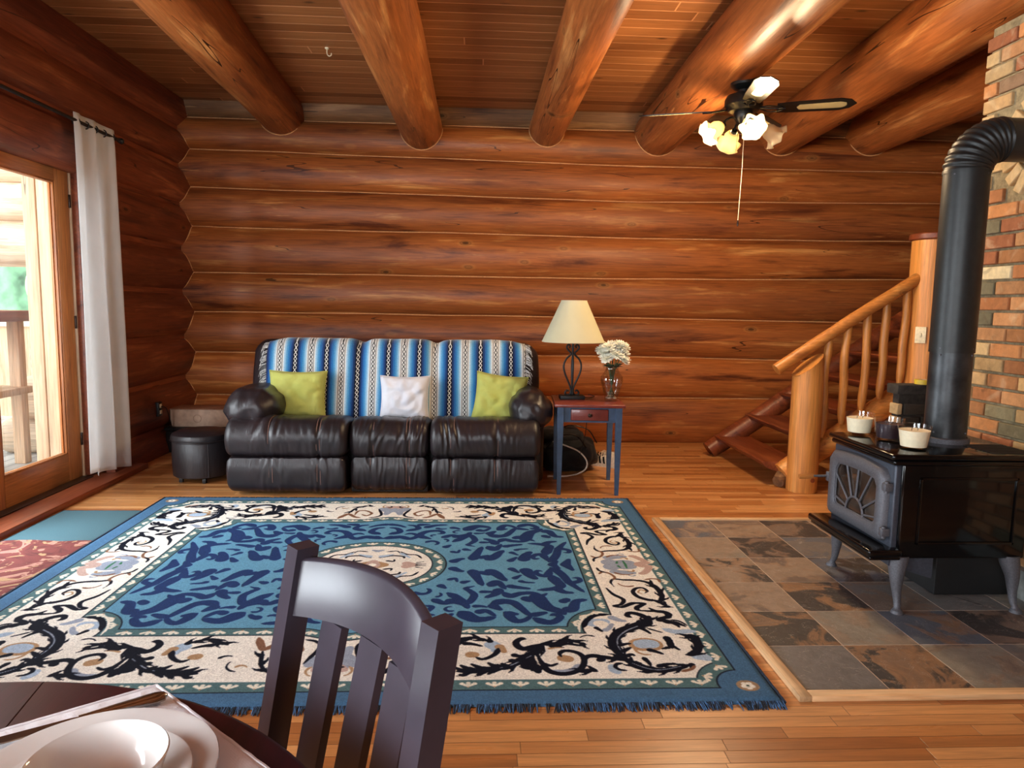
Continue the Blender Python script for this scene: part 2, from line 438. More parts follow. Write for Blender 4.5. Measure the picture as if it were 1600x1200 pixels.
for k in range(9):
    bm = B(); log_mesh(bm, -3.1, 4.85, lambda x: seam(k, x), lambda x: seam(k + 1, x), RY, k)
    if k == 8:
        for v in bm.verts: v.co.z = min(v.co.z, CEIL + .02)
    if k == 0:
        for v in bm.verts: v.co.z = max(v.co.z, -.03)
    finish(bm, 'log', M['plate_log'] if k == 8 else M['log'], wb)
bm = B(); box(bm, -3.1, 4.85, .02, .10, -.05, CEIL)
finish(bm, 'log_core', M['log'], wb)
bm = B()
for k in range(1, 9):
    tube(bm, [(lerp(-2.78, 4.8, i / 90), -.062 + .004 * noise.noise(Vector((i * .3, k, 0))), seam(k, lerp(-2.78, 4.8, i / 90))) for i in range(91)], .0072, 6)
finish(bm, 'caulk_seam', M['caulk'], wb)

# left wall: courses run along y, half a course out of step
XL, RX = -2.83, .17
SL = [-.25, .20, .606, .985, 1.399, 1.790, 2.180, 2.526, 2.86, 3.24]
wl = struct(thing('wall_left', 'left wall of stacked dark logs with the glazed door', 'wall', (XL, 0, 0)))
RZ = Matrix.Rotation(PI / 2, 4, 'Z')
def left_log(k, y0, y1):
    zl, zh = SL[k], SL[k + 1]
    bm = B()
    log_mesh(bm, y0, y1, lambda x: zl + .006 * noise.noise(Vector((x, k, 3))), lambda x: zh + .006 * noise.noise(Vector((x, k + 1, 3))), RX, k + 20, n=50)
    for v in bm.verts:
        v.co = RZ @ v.co; v.co.z = clamp(v.co.z, -.03, CEIL + .02)
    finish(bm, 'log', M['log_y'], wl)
for k in range(9):
    if SL[k] >= 2.15 or k == 8: left_log(k, -3.0, 6.95)
    elif SL[k] > .9: left_log(k, 5.24, 6.95); left_log(k, 1.0, 2.95); left_log(k, -3.0, -1.4)
    else: left_log(k, 5.24, 6.95); left_log(k, -3.0, 2.95)
bm = B(); box(bm, .02, .10, 5.24, 6.95, -.03, CEIL); box(bm, .02, .10, -3.0, 2.95, -.03, .985); box(bm, .02, .10, -3.0, -1.4, .986, 2.18); box(bm, .02, .10, 1.0, 2.95, .986, 2.18); box(bm, .02, .10, -3.0, 2.95, 2.181, 2.32); box(bm, .02, .10, -3, 5.239, 2.321, CEIL)
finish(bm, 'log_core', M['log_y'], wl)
def ysurf(z):
    for k in range(9):
        lo, hi = seam(k, -2.75), seam(k + 1, -2.75)
        if lo <= z <= hi:
            s = clamp((z - (lo + hi) / 2) / ((hi - lo) / 2 * 1.05), -1, 1); return YC - RY * math.sqrt(1 - s * s)
    return YC - .1
def xsurf(z):
    for k in range(9):
        lo, hi = SL[k], SL[k + 1]
        if lo <= z <= hi:
            s = clamp((z - (lo + hi) / 2) / ((hi - lo) / 2 * 1.05), -1, 1); return XL + RX * math.sqrt(1 - s * s)
    return XL + .1
bm = B()
tube(bm, [(xsurf(z) - XL + .002, ysurf(z) - .002, z) for z in [i * .02 + .02 for i in range(150)]], .0065, 6)
for k in range(1, 9):
    if SL[k] > .1: tube(bm, [(.056, y, SL[k]) for y in (5.25 if SL[k] < 2.2 else 2.0, 6.72)], .005, 6)
finish(bm, 'caulk_seam', M['caulk'], wl)

# walls the picture does not reach: they close the room
wr = struct(thing('wall_right', 'plain right wall beyond the brick chimney', 'wall', (4.75, 2, 0)))
bm = B(); box(bm, 0, .1, -5, 5.1, -.03, CEIL); finish(bm, 'boarding', M['wall_in'], wr)
wk = struct(thing('wall_rear', 'rear wall with windows facing the log wall', 'wall', (0, -3, 0)))
bm = B()
WIN = [(-2.5, -.6)]; ZW0, ZW1 = .85, 2.25
box(bm, -3, 4.8, -.12, 0, -.03, ZW0); box(bm, -3, 4.8, -.12, 0, ZW1, CEIL)
for a, b in ((-3, -2.5), (-.6, 4.8)): box(bm, a, b, -.12, 0, ZW0, ZW1)
finish(bm, 'boarding', M['wall_in'], wk)
for i, (wx, wy, wz, hw, hh, rz, lb) in enumerate(((-1.55, -3.06, 1.55, .95, .70, 0, 'clear window in the rear wall'), (-2.84, -.2, 1.583, 1.2, .597, PI / 2, 'clear window in the left log wall beside the dining table'))):  # second window is unseen, added with its lamp to light the table
    w = struct(thing('window_%d' % (i + 1), lb, 'window', (wx, wy, wz), rz))
    bm = B()
    for s in (-1, 1):
        box(bm, s * hw - .03, s * hw + .03, -.04, .08, -hh, hh); box(bm, -hw, hw, -.04, .08, s * hh - .03, s * hh + .03)
    box(bm, -.02, .02, -.02, .03, -hh, hh)
    finish(bm, 'window_frame', M['door_wood'], w)
    bm = B(); box(bm, -hw, hw, -.003, .003, -hh, hh); finish(bm, 'pane', M['pane'], w)

# ceiling beams: x at the wall, x further forward (at y = 4.2), radius at wall, bottom
BE = [(-1.81, -1.70, .205, 2.825), (-.54, -.548, .192, 2.733), (.62, .626, .163, 2.785), (1.66, 1.62, .212, 2.735), (2.83, 2.68, .212, 2.765), (3.69, 3.60, .215, 2.785)]
BL = ['round log ceiling beam nearest the glass door', 'round log ceiling beam above the sofa with scraped patches', 'slender round log ceiling beam above the table lamp',
      'thick round log ceiling beam that carries the ceiling fan', 'round log ceiling beam running past the top of the brick chimney', 'shadowed round log ceiling beam above the stairs']
beams = []
for i, (xa, xb_, r, zb) in enumerate(BE):
    slope = (xb_ - xa) / (6.7 - 4.2)
    zc = zb + r
    o = thing('ceiling_beam', BL[i], 'beam', (xa, 6.7, zc), math.atan(slope), 'log ceiling beams', 'structure')
    bm = B(); rings = []
    for q in range(81):
        y = .15 - q / 80 * 9.6
        rr = r * (1 + .045 * noise.noise(Vector((y * .7, i * 5.1, 0)))) * (1 + .012 * (-y))
        rings.append([(rr * cos(2 * PI * j / 28) * (1 + .02 * noise.noise(Vector((y, cos(2 * PI * j / 28) + i * 3, sin(2 * PI * j / 28))))), y,
                       max(-9, min(CEIL + .02 - zc, rr * sin(2 * PI * j / 28) - (rr - r) * .0))) for j in range(28)])
    loft(bm, rings); finish(bm, 'beam_log', M['beam'], o)
    bm = B()   # caulk ring where the beam end enters the wall log
    pts = []
    for j in range(0, 33):
        a = PI + PI * j / 32
        X, Zz = xa + r * 1.01 * cos(a), zc + r * 1.01 * sin(a)
        k = max(kk for kk in range(9) if seam(kk, X) <= Zz)
        lo, hi = seam(k, X), seam(k + 1, X); s = clamp((Zz - (lo + hi) / 2) / ((hi - lo) / 2 * 1.05), -1, 1)
        pts.append((X - xa, YC - RY * math.sqrt(1 - s * s) - 6.7 - .003, Zz - zc))
    tube(bm, pts, .006, 6); finish(bm, 'caulk_ring', M['caulk'], o); beams.append(o)

o = thing('mounting_plate', 'small silver metal plate nailed under the log beam nearest the glass door', 'plate', (-1.50, 3.585, 2.74), .2)
bm = B(); grid(bm, 6, 4, lambda u, v: (.05 * (u - .5), .09 * (v - .5), .006 - .04 * (u - .5) ** 2))
finish(bm, 'plate', M['steel'], o)
for s in (-1, 1):
    bm = B(); lathe(bm, [(.0, .0), (.006, .0), (.006, .008), (0, .010)], 10, None, s * .012, s * .03); finish(bm, 'nail', M['iron'], o)
o = thing('ceiling_hook', 'tiny pale hook screwed into the ceiling boards', 'hook', (-1.09, 5.28, CEIL))
bm = B(); lathe(bm, [(.0, 0), (.016, 0), (.014, -.008), (.006, -.012)], 12); finish(bm, 'hook_base', M['plastic_w'], o)
bm = B(); tube(bm, [(0, 0, -.01), (0, 0, -.04), (.012, 0, -.055), (.028, 0, -.05), (.03, 0, -.035)], .004, 8, True, 4); finish(bm, 'hook_arm', M['plastic_w'], o)

# ---- glazed door in the left wall
def door(name, y0, y1, label):
    d = struct(thing(name, label, 'door', (-2.85, y0, 0)))
    w = y1 - y0; st = .155
    def bx(nm, mat, *a, bev=.006):
        bm = B(); box(bm, *a, bev); return finish(bm, nm, mat, d)
    bx('stile', M['door_wood'], -.025, .025, 0, st, .045, 2.225); bx('stile', M['door_wood'], -.025, .025, w - st, w, .045, 2.225)
    bx('bottom_rail', M['door_wood_y'], -.024, .024, st, w - st, .045, .24); bx('top_rail', M['door_wood_y'], -.024, .024, st, w - st, 2.09, 2.225)
    bm = B(); box(bm, -.004, .004, st - .008, w - st + .008, .232, 2.098); finish(bm, 'pane', M['pane'], d)
    for s in (-1, 1):
        for a in ((st, st + .012, .24, 2.09), (w - st - .012, w - st, .24, 2.09), (st, w - st, .24, .252), (st, w - st, 2.078, 2.09)):
            bm = B(); box(bm, s * .012 - .008, s * .012 + .008, a[0], a[1], a[2], a[3], .003); finish(bm, 'glazing_bead', M['door_wood'], d)
    for z in (.32, 1.15, 1.98):
        bm = B(); box(bm, .024, .034, w - .008, w + .012, z - .045, z + .045, .003); finish(bm, 'hinge', M['brass'], d)
    return d
door('door_1', 4.12, 5.10, 'wooden glass door beside the white curtain, outdoor log wall seen through')
door('door_2', 3.12, 4.10, 'second wooden glass door leaf toward the dining table')
t1 = struct(thing('trim_1', 'dark stained wooden casing round the glass door', 'trim', (-2.85, 5.10, 0)))
bm = B(); box(bm, -.20, .03, .012, .06, 0, 2.29, .004); box(bm, -.20, .03, -2.1, -2.02, 0, 2.29, .004); finish(bm, 'jamb', M['out_wood'], t1)
bm = B(); box(bm, -.20, .03, -2.1, .06, 2.235, 2.29, .004); finish(bm, 'head_jamb', M['trim_wood'], t1)
bm = B(); box(bm, .03, .075, .02, .20, 0.05, 2.27, .006); box(bm, .03, .075, -2.25, -2.05, .05, 2.27, .006); finish(bm, 'side_casing', M['trim_wood'], t1)
bm = B(); box(bm, .03, .082, -2.25, .20, 2.26, 2.42, .006); finish(bm, 'head_casing', M['trim_wood'], t1)
t2 = struct(thing('trim_2', 'varnished wooden door sill strip along the left wall', 'trim', (-2.85, 5.4, 0)))
bm = B(); box(bm, -.2, .275, -2.5, .16, 0, .042, .006); finish(bm, 'sill', M['trim_wood'], t2)
bm = B(); box(bm, -.2, .10, -2.5, -.30, .042, .05, .002); finish(bm, 'threshold', M['brass'], t2)
bm = B(); box(bm, .09, .14, .16, 1.3, 0, .06, .006); finish(bm, 'base_strip', M['trim_wood'], t2)

# ---- curtain and rod
o = thing('curtain', 'long white linen curtain panel gathered beside the glass door', 'curtain', (-2.60, 4.99, 0))
def cur(u, v):
    z = lerp(2.50, .10 + .02 * sin(u * 5) + (.05 if u < .18 else 0), v)
    w = lerp(.52, .62, sstep(0, 1, v)); y0 = lerp(-.22, -.26, v)
    f = lerp(.55, 1., v)
    x = .034 * f * sin(u * PI * 5.2 + .5 * sin(v * 2.2 + u * 4)) + .012 * sin(u * 21 + v * 2.4) * f * sstep(.9, .1, v) + .02 * v * sin(u * 6.2)
    g = sstep(.0, .06, v); x = x * (.35 + .65 * g)
    return (x + .01, y0 + w * u + .012 * sin(u * PI * 5.2 + 1.2) * f, z)
bm = B(); grid(bm, 150, 70, cur)
c = finish(bm, 'curtain_cloth', M['curtain'], o, 180)
md = c.modifiers.new('thick', 'SOLIDIFY'); md.thickness = .002
for s in range(5):
    bm = B()
    y = -.17 + .11 * s
    rr = Matrix.Translation((.0, y, 2.45)) @ Matrix.Rotation(PI / 2, 4, 'X')
    tube(bm, [rr @ Vector((.024 * cos(a * PI / 8), .024 * sin(a * PI / 8), 0)) for a in range(17)], .004, 6)
    finish(bm, 'grommet', M['iron'], o)
o = thing('curtain_rod', 'black metal curtain rod above the glass door', 'curtain rod', (-2.59, 5.35, 2.45))
bm = B(); tube(bm, [(0, 0, 0), (0, -2.6, 0)], .011, 12); finish(bm, 'rod', M['iron'], o)
bm = B(); lathe(bm, [(0, -.02), (.014, -.02), (.014, -.012), (.008, -.008), (.019, .004), (.022, .018), (.017, .032), (0, .038)], 16, Matrix.Translation((0, .012, 0)) @ Matrix.Rotation(-PI / 2, 4, 'X')); finish(bm, 'finial', M['iron'], o)
for y in (-.06, -2.5):
    bm = B(); tube(bm, [(-.17, y, -.0), (-.0, y, -.014)], .007, 8); box(bm, -.19, -.16, y - .015, y + .015, -.05, .04, .003); finish(bm, 'bracket', M['iron'], o)

# outlet on the left wall
o = thing('wall_outlet', 'black wall outlet with a plugged in cord on the log wall by the ottoman', 'outlet', (-2.648, 5.96, .41))
bm = B(); box(bm, -.03, .006, -.036, .036, -.06, .06, .004); finish(bm, 'cover_plate', M['black'], o)
for z in (-.026, .026):
    bm = B(); box(bm, .004, .012, -.018, .018, z - .016, z + .016, .004); finish(bm, 'socket', M['plastic_w'], o)
bm = B(); tube(bm, [(.01, .0, .02), (.04, .03, .0), (.03, .12, -.12), (.02, .2, -.2), (.06, .34, -.28), (.02, .5, -.36)], .0045, 8, True, 5); finish(bm, 'cord', M['black'], o)

# ---- outdoors: a deck with the cabin's next log wall
o = struct(thing('wall_outdoor', 'sunlit outdoor log wall with stepped log ends beyond the glass door', 'wall', (-3.1, 6.62, 0)))
zz = [-.1, .22, .60, .95, 1.25, 1.60, 1.99, 2.32, 2.72, 3.1]
for k in range(9):
    xl = [-1.25, -1.08, -.93, -.90, -.93, -1.9, -1.9, -1.9, -1.9][k]
    bm = B(); log_mesh(bm, xl, .05, lambda x: zz[k], lambda x: zz[k + 1], .2, k + 50, n=24, capround=.10 if k < 5 else 0)
    finish(bm, 'log', M['out_log'], o)
bm = B(); box(bm, -8.5, -2.98, 1.5, 11.0, -.16, -.09); struct(finish(bm, 'deck_floor', M['deck']), 'pale grey boarded deck outside the glass door', 'deck')
o = struct(thing('trim_3', 'pale wooden outer door post seen through the glass', 'trim', (-3.06, 5.16, 0)))
bm = B(); box(bm, -.09, .0, -.045, .02, -.08, 2.4, .01); finish(bm, 'post', M['out_wood'], o)
o = struct(thing('wall_far', 'far outdoor wall with a green reflecting window', 'wall', (-5.6, 8.6, 0)))
bm = B(); box(bm, -1.6, 1.2, 0, .1, -.1, .98, 0); box(bm, -1.6, 1.2, 0, .1, 1.85, 3.2); box(bm, .52, 1.2, 0, .1, .98, 1.85); box(bm, -1.6, -.6, 0, .1, .98, 1.85); finish(bm, 'boarding', M['out_wood'], o)
bm = B(); 
for a in ((-.6, .52, .98, 1.05), (-.6, .52, 1.78, 1.85), (-.6, -.53, .98, 1.85), (.45, .52, .98, 1.85)): box(bm, a[0], a[1], -.04, .0, a[2], a[3], .004)
finish(bm, 'window_frame', M['plastic_w'], o)
bm = B(); box(bm, -.56, .48, .0, .03, 1.02, 1.81); finish(bm, 'green_pane', M['green_out'], o)  # the pane's green reflection is put into its colour
o = thing('deck_table', 'wooden outdoor table with a dark red top on the deck', 'table', (-4.02, 6.0, -.09))
bm = B(); box(bm, -.5, .26, -.34, .2, 1.21, 1.30, .012); finish(bm, 'table_top', M['trim_wood'], o)
for x in (-.42, .14):
    for y in (-.26, .12):
        bm = B(); box(bm, x - .045, x + .045, y - .045, y + .045, 0, 1.21, .006); finish(bm, 'leg', M['out_wood'], o)
bm = B(); box(bm, -.48, .22, -.32, .18, .60, .66, .008); finish(bm, 'shelf', M['out_wood'], o)
bm = B(); box(bm, -.48, .22, -.33, -.29, 1.06, 1.21, .004); finish(bm, 'apron', M['out_wood'], o)
# ------------------------------------------------------------------ rug
RUGS = """N4,13,0:1164,281 1159,230 1181,192 1226,202 1281,207 1331,231 1361,296 1364,388 1340,455;N16,4,1:1332,227 1361,296 1364,388 1340,455 1353,496 1383,516;N13,4,0:1342,445 1291,434 1251,398 1241,344 1264,304 1296,300 1309,334 1291,362;T8,5,0:1305,340 1282,322 1263,349 1280,370;B5,5,0:1328,203 1360,189 1393,196 1396,239;N10,4,0:1125,299 1143,369 1178,429 1158,480 1124,497 1158,509 1198,484 1232,466 1266,475 1231,514 1217,549;B7,5,0:1120,128 1142,101 1174,121 1190,171 1169,207;N5,5,0:1123,44 1130,83 1159,109;N6,14,0:1219,539 1259,550 1325,554 1346,589 1306,625 1314,658 1348,665 1384,701;L22,10,0:1292,722 1327,740 1383,736 1410,753;G55,45,0:1181,45 1225,19 1272,27 1308,19;G36,24,0:1190,96 1246,104 1302,115;P30,20,0:1329,7 1371,21 1393,33 1350,110 1319,122;R10,6,0:1236,19 1244,45;R10,6,0:1277,6 1274,53;N10,16,0:1174,611 1161,594 1173,570 1199,573 1225,595 1236,629;N30,20,1:1250,606 1225,663 1194,682 1149,709 1102,743 1070,794 1054,853 1064,910 1081,961;G6,4,0:1181,695 1135,727 1097,769 1075,814 1069,873 1079,924;N12,3,0:1185,703 1208,733 1222,765;N5,2,0:1221,715 1246,734 1273,753;N12,3,0:1072,858 1100,846 1124,842;N12,3,0:1074,906 1101,885 1116,873;N12,3,0:1080,943 1106,928 1116,939;N14,10,1:1009,960 1042,954 1072,961 1099,1001 1135,1034 1181,1047 1232,1036 1276,1021 1324,998;N26,8,0:1086,979 1114,1014 1152,1040 1203,1046 1260,1030 1311,1009;G5,3,0:1096,994 1137,1029 1181,1043 1228,1033 1273,1017;B8,5,0:1262,1055 1302,1039 1323,1013;N12,3,0:1146,953 1156,986 1160,1015;N14,3,0:1183,1020 1218,1005 1258,997;N12,3,0:1123,1058 1161,1053 1194,1054;T62,62,0:1152,855 1181,847 1203,853;L44,44,0:1158,850 1182,843 1205,848;T10,6,0:1131,854 1130,902 1152,928 1183,931;N14,4,0:1177,891 1205,908 1230,930;N16,12,0:1275,789 1278,827 1274,883;N10,3,0:1279,864 1301,897;N3,10,0:1235,887 1263,876;N22,10,1:1357,790 1382,790 1386,838 1371,896 1344,929 1310,935;L36,28,0:1349,943 1374,952 1384,961;L20,14,0:1283,718 1321,748 1370,748 1413,738;N8,4,0:1057,993 1036,1000 1028,1021 1042,1040 1066,1045;L22,18,0:1018,1008 1016,1042 1034,1059;N12,12,0:1274,520 1293,550 1331,566 1335,607 1306,619 1286,638 1315,645 1343,670 1355,709;N6,3,0:1337,638 1369,650 1392,695;N5,10,0:1124,506 1156,504 1201,469 1228,467 1253,480 1225,504 1216,531 1240,551;N16,12,1:456,1041 499,1041 550,1038 594,1022 637,1014 683,976 721,941 751,896 773,858;N24,12,1:701,968 730,932 755,887 779,849;G5,3,0:602,1021 646,1002 693,963 731,928;N14,3,0:499,1041 478,1067 461,1062;N14,3,0:550,1041 525,1068;N14,3,0:593,1028 563,1064;N14,3,0:494,1026 464,997;N14,3,0:542,1024 503,989;N14,3,0:594,1014 564,981;N14,3,0:629,1006 614,986;N6,16,1:947,847 903,821 872,806 845,835 807,840 770,839;N18,10,0:779,841 731,869 702,878 681,857 677,823 696,798 717,799;N6,10,0:940,863 895,846 868,842 829,859 801,861;T10,4,0:794,880 827,871 855,871;G20,26,0:791,1048 833,1054 879,1036 903,1002;N14,8,0:750,891 751,951 764,1004 786,1047 827,1065 872,1054 906,1019 922,963 912,922 884,900 852,898 835,920 841,945;W8,4,0:742,933 747,977 761,1021;T30,30,0:845,952 864,960;N10,16,0:918,976 931,947 956,936 982,944 987,962 972,974;N14,3,1:894,1050 930,1041 960,1051;N14,3,0:657,924 685,934 714,918;N12,3,0:644,964 679,969 707,952;N12,3,0:755,985 791,1006 824,989;N34,8,1:703,998 733,1019 747,1058;N20,6,0:723,968 729,1003 722,1045;L40,26,0:575,836 597,865 597,893;T26,14,0:607,851 620,884 628,903;N12,6,1:422,829 468,805 496,785 543,796 585,828;N12,5,0:606,875 596,912 569,943 542,955 518,938;T28,24,0:502,920 518,922;N14,4,0:469,831 506,837 549,857;B16,8,0:321,775 296,832 272,865 225,807 186,790;B7,7,0:232,845 224,927 181,940 133,883 157,833 195,865;N8,5,0:101,975 70,858 94,808 143,791;N8,3,1:275,882 249,987 197,1042 133,1029;G55,40,0:38,1002 30,936 86,990;G40,20,0:29,949 43,859;P30,20,0:11,1030 27,1003 59,1030;N12,10,0:959,700 978,645 1023,592 1083,581;W9,8,0:937,742 944,678 981,600 1031,566 1088,569;L44,34,0:1005,660 1052,650;W36,30,0:1032,668 1046,673;G26,10,0:1083,604 1116,636 1146,647;N10,4,0:1010,707 1029,739;G18,12,0:1038,731 1061,710 1084,667;D30,10,0:894,43 915,76 942,146 961,229 990,229 1016,207 1009,177 979,177;D26,9,0:952,214 978,272 1017,349;D26,9,0:887,59 867,138 837,145 813,114 822,83 848,91;D36,13,0:879,138 900,213 916,271 890,299 850,313 799,320;D30,10,0:890,299 919,341 967,355;D40,14,0:761,59 779,137 810,191;D18,6,0:707,175 738,137;D26,9,0:669,269 701,284 745,298 770,305;D18,6,0:728,212 750,227 803,235;D34,12,0:585,269 614,226 635,255 656,311;D32,11,0:628,311 605,365 561,404;D20,7,0:540,338 578,338 611,338;D28,10,0:643,345 674,386 719,360 775,353 816,381 846,354;D30,10,0:738,406 758,432 781,407;D48,17,0:784,367 805,446 831,508 874,545 900,581;D26,9,0:900,453 925,427 927,449;D36,13,0:906,533 939,522 965,447 1016,428;D36,13,0:499,73 523,166 551,269;D24,8,0:546,105 581,136;D40,14,0:576,74 616,121 638,167 665,212;D28,10,0:393,350 427,390 481,455 512,378 490,324 473,296 517,268;D34,12,0:592,469 635,444 682,457 711,507 733,555 756,602;D18,6,0:508,492 544,493 570,505;D28,10,0:596,493 627,530;D28,10,0:646,554 683,636 723,630 757,585;D26,9,0:656,564 679,571 696,574;D26,9,0:757,585 799,568 821,559;D30,10,0:765,614 802,648 842,649 875,604 854,580 833,592;D44,15,0:457,552 504,611 544,623 604,601;D26,9,0:524,553 565,542 604,595;D34,12,0:397,441 428,442 471,474 487,517;D24,8,0:373,598 403,587 422,564;D30,10,0:397,41 428,73 458,89;D18,6,0:386,195 420,180 432,225;D26,9,0:905,2 933,52;D30,10,0:972,3 999,76;D22,8,0:695,58 728,106;D20,7,0:461,225 489,210;D22,8,0:356,267 379,295;D30,10,0:20,400 90,430 150,400 190,450 150,490 110,470;D30,10,0:260,400 200,450 230,520 300,540 330,500 295,480;D28,10,0:30,480 80,520 60,580 10,600;D26,9,0:120,540 180,580 160,630 110,650;D24,8,0:0,660 60,640 110,600;D28,10,0:220,600 280,640 350,650;D26,9,0:330,420 380,460 420,450;D22,8,0:40,430 0,400;D24,8,0:190,650 240,660"""
PAL = dict(N=(15, 17, 30), G=(150, 160, 178), T=(172, 138, 104), B=(128, 92, 72), L=(166, 186, 208), W=(238, 232, 220), R=(60, 116, 84), P=(188, 160, 150), D=(34, 54, 100))
RX2, RY2, RES = 1.555, 1.25, .002
def rug_image():
    nx, ny = int(RX2 / RES), int(RY2 / RES)
    X, Y = np.meshgrid((np.arange(nx) + .5) * RES, (np.arange(ny) + .5) * RES)
    C = np.zeros((ny, nx, 3), np.float32); hgt = np.ones((ny, nx), np.float32)
    def put(mask, c): C[mask] = np.array(c, np.float32) / 255
    def stamp(x, y, r, c, hh=None):
        for sx in ((x,) if x > r else (x, -x)):
            for sy in ((y,) if y > r else (y, -y)):
                i0, i1 = int((sx - r) / RES), int((sx + r) / RES) + 2; j0, j1 = int((sy - r) / RES), int((sy + r) / RES) + 2
                i0, j0 = max(i0, 0), max(j0, 0)
                if i1 <= i0 or j1 <= j0: continue
                m = (X[j0:j1, i0:i1] - sx) ** 2 + (Y[j0:j1, i0:i1] - sy) ** 2 < r * r
                C[j0:j1, i0:i1][m] = np.array(c, np.float32) / 255
                if hh is not None: hgt[j0:j1, i0:i1][m] = hh
    rg = random.Random(3)
    def stroke(pts, w0, w1, c, leafy=0, k=7, hh=None):
        P = catmull([(x, y, 0) for x, y in pts], k)
        n = len(P)
        for i in range(n - 1):
            a, b = P[i], P[i + 1]; L = (b - a).length; m = max(1, int(L / .004))
            for q in range(m):
                t = (i + q / m) / (n - 1); p = a.lerp(b, q / m)
                w = lerp(w0, w1, t) * (1 if len(pts) < 3 else min(1, .35 + t * 5, .25 + (1 - t) * 6))
                stamp(p.x, p.y, max(w / 2, .003), c, hh)
        if leafy:
            for i in range(2, n - 2, 4):
                d = (P[i + 1] - P[i - 1]).normalized(); nn = Vector((-d.y, d.x, 0)); s = 1 if (i // 4) % 2 else -1
                w = lerp(w0, w1, i / n)
                q0 = P[i] + nn * s * w * .2; q1 = q0 + nn * s * .020 - d * .020; q2 = q1 + nn * s * .006 - d * .026
                for t in range(7):
                    p = q0.lerp(q1, t / 4) if t < 4 else q1.lerp(q2, (t - 4) / 3)
                    stamp(p.x, p.y, lerp(.013, .003, (t / 6) ** .8), c, hh)
    cream, teal, field, blue = (236, 231, 221), (82, 112, 116), (96, 148, 178), (72, 108, 142)
    dark = (28, 34, 46)
    put(X > -1, blue)
    # outer guard, with the blue corners biting in as circles
    rc = np.hypot(X - 1.465, Y - 1.15)
    og = (X < 1.455) & (Y < 1.165) & (rc > .105)
    put((X < 1.461) & (Y < 1.171) & (rc > .099), dark); put(og, teal)
    cr = (X < 1.395) & (Y < 1.10) & (rc > .172)
    put((X < 1.395) & (Y < 1.10) & (rc > .167), dark); put(cr, cream)
    # inner guard, notched by a quarter circle at the corner and bowed out at mid side
    bump = .05 * np.clip(np.cos(np.clip(X / .19, 0, 1) * PI) * .5 + .5, 0, 1)
    ri = np.hypot(X - 1.085, Y - .715)
    def inner(ax, ay, rr): return (X < ax) & (Y < ay + bump) & (ri > rr)
    put(inner(1.097, .757, .128), dark); put(inner(1.09, .75, .135), teal)
    put(inner(1.041, .696, .190), dark); put(inner(1.035, .69, .196), field)
    fm = inner(1.035, .69, .196)
    strokes = []
    for s in RUGS.split(';'):
        hd, ps = s.split(':'); c = hd[0]; a, b, l = (int(q) for q in hd[1:].split(','))
        strokes.append((c, a, b, l, [tuple(int(v) / 1000 for v in q.split(',')) for q in ps.split(' ')]))
    for c, a, b, l, p in strokes:
        if c in 'GLTPW' and a > 17: stroke(p, a * .0016, b * .0016, PAL[c])
    for c, a, b, l, p in strokes:
        if c in 'NB': stroke(p, a * .0019 + .003, b * .0019 + .004, PAL[c], l, hh=.55)
        elif c in 'GLTPWR' and a <= 17: stroke(p, a * .0014, b * .0014, PAL[c])
    # small leaves fill the bare cream between the scrolls
    rg2 = random.Random(21)
    def comma(x, y, a, L, cv_, n=7):
        P = []
        for i in range(n):
            P.append((x, y)); x += cos(a) * L / (n - 1); y += sin(a) * L / (n - 1); a += cv_ / (n - 1)
        return P
    def free(mask, P, r):
        for x, y in P:
            i, j = int(x / RES), int(y / RES); q = int(r / RES)
            if i - q < 0 or j - q < 0 or i + q >= nx or j + q >= ny: return False
            if mask[j - q:j + q + 1, i - q:i + q + 1].any(): return False
        return True
    for it in range(900):
        busy = (C.sum(2) < 1.9) | ~cr if it % 60 == 0 else busy
        x, y, a = rg2.uniform(.03, 1.38), rg2.uniform(.03, 1.09), rg2.uniform(0, 2 * PI); L = rg2.uniform(.05, .13)
        P = comma(x, y, a, L, rg2.choice((-1, 1)) * rg2.uniform(1.2, 3.6))
        if free(busy, P, .017):
            c = PAL[rg2.choice('NNNLGTB')]; stroke(P, rg2.uniform(.010, .018), .006, c, 0, 5)
            for q in P:
                i, j = int(q[0] / RES), int(q[1] / RES); busy[max(0, j - 7):j + 8, max(0, i - 7):i + 8] = True
    keep = C.copy(); kh = hgt.copy()
    for c, a, b, l, p in strokes:
        if c == 'D': stroke(p, a * .00185, b * .0021, PAL['D'], 0, hh=.45)
    fd = inner(1.020, .675, .212) & ((X / .39) ** 2 + (Y / .365) ** 2 > 1)
    for it in range(1800):
        busy = (hgt < .5) | ~fd if it % 60 == 0 else busy
        x, y, a = rg2.uniform(.0, 1.03), rg2.uniform(.0, .72), rg2.uniform(0, 2 * PI); L = rg2.uniform(.045, .15)
        P = comma(x, y, a, L, rg2.choice((-1, 1)) * rg2.uniform(1.4, 4.2))
        if free(busy, P, .015):
            w = rg2.uniform(.020, .034); stroke(P, w, w * .5, PAL['D'], 0, 5, hh=.45)
            for q in P:
                i, j = int(q[0] / RES), int(q[1] / RES); busy[max(0, j - 10):j + 11, max(0, i - 10):i + 11] = True
    ou = ~inner(1.030, .685, .200); C[ou] = keep[ou]; hgt[ou] = kh[ou]
    # medallion
    def ell(a, b): return (X / a) ** 2 + (Y / b) ** 2 < 1
    put(ell(.372, .347), dark); put(ell(.365, .34), teal); put(ell(.302, .282), dark); put(ell(.296, .276), (232, 226, 216)); hgt[ell(.372, .347)] = 1
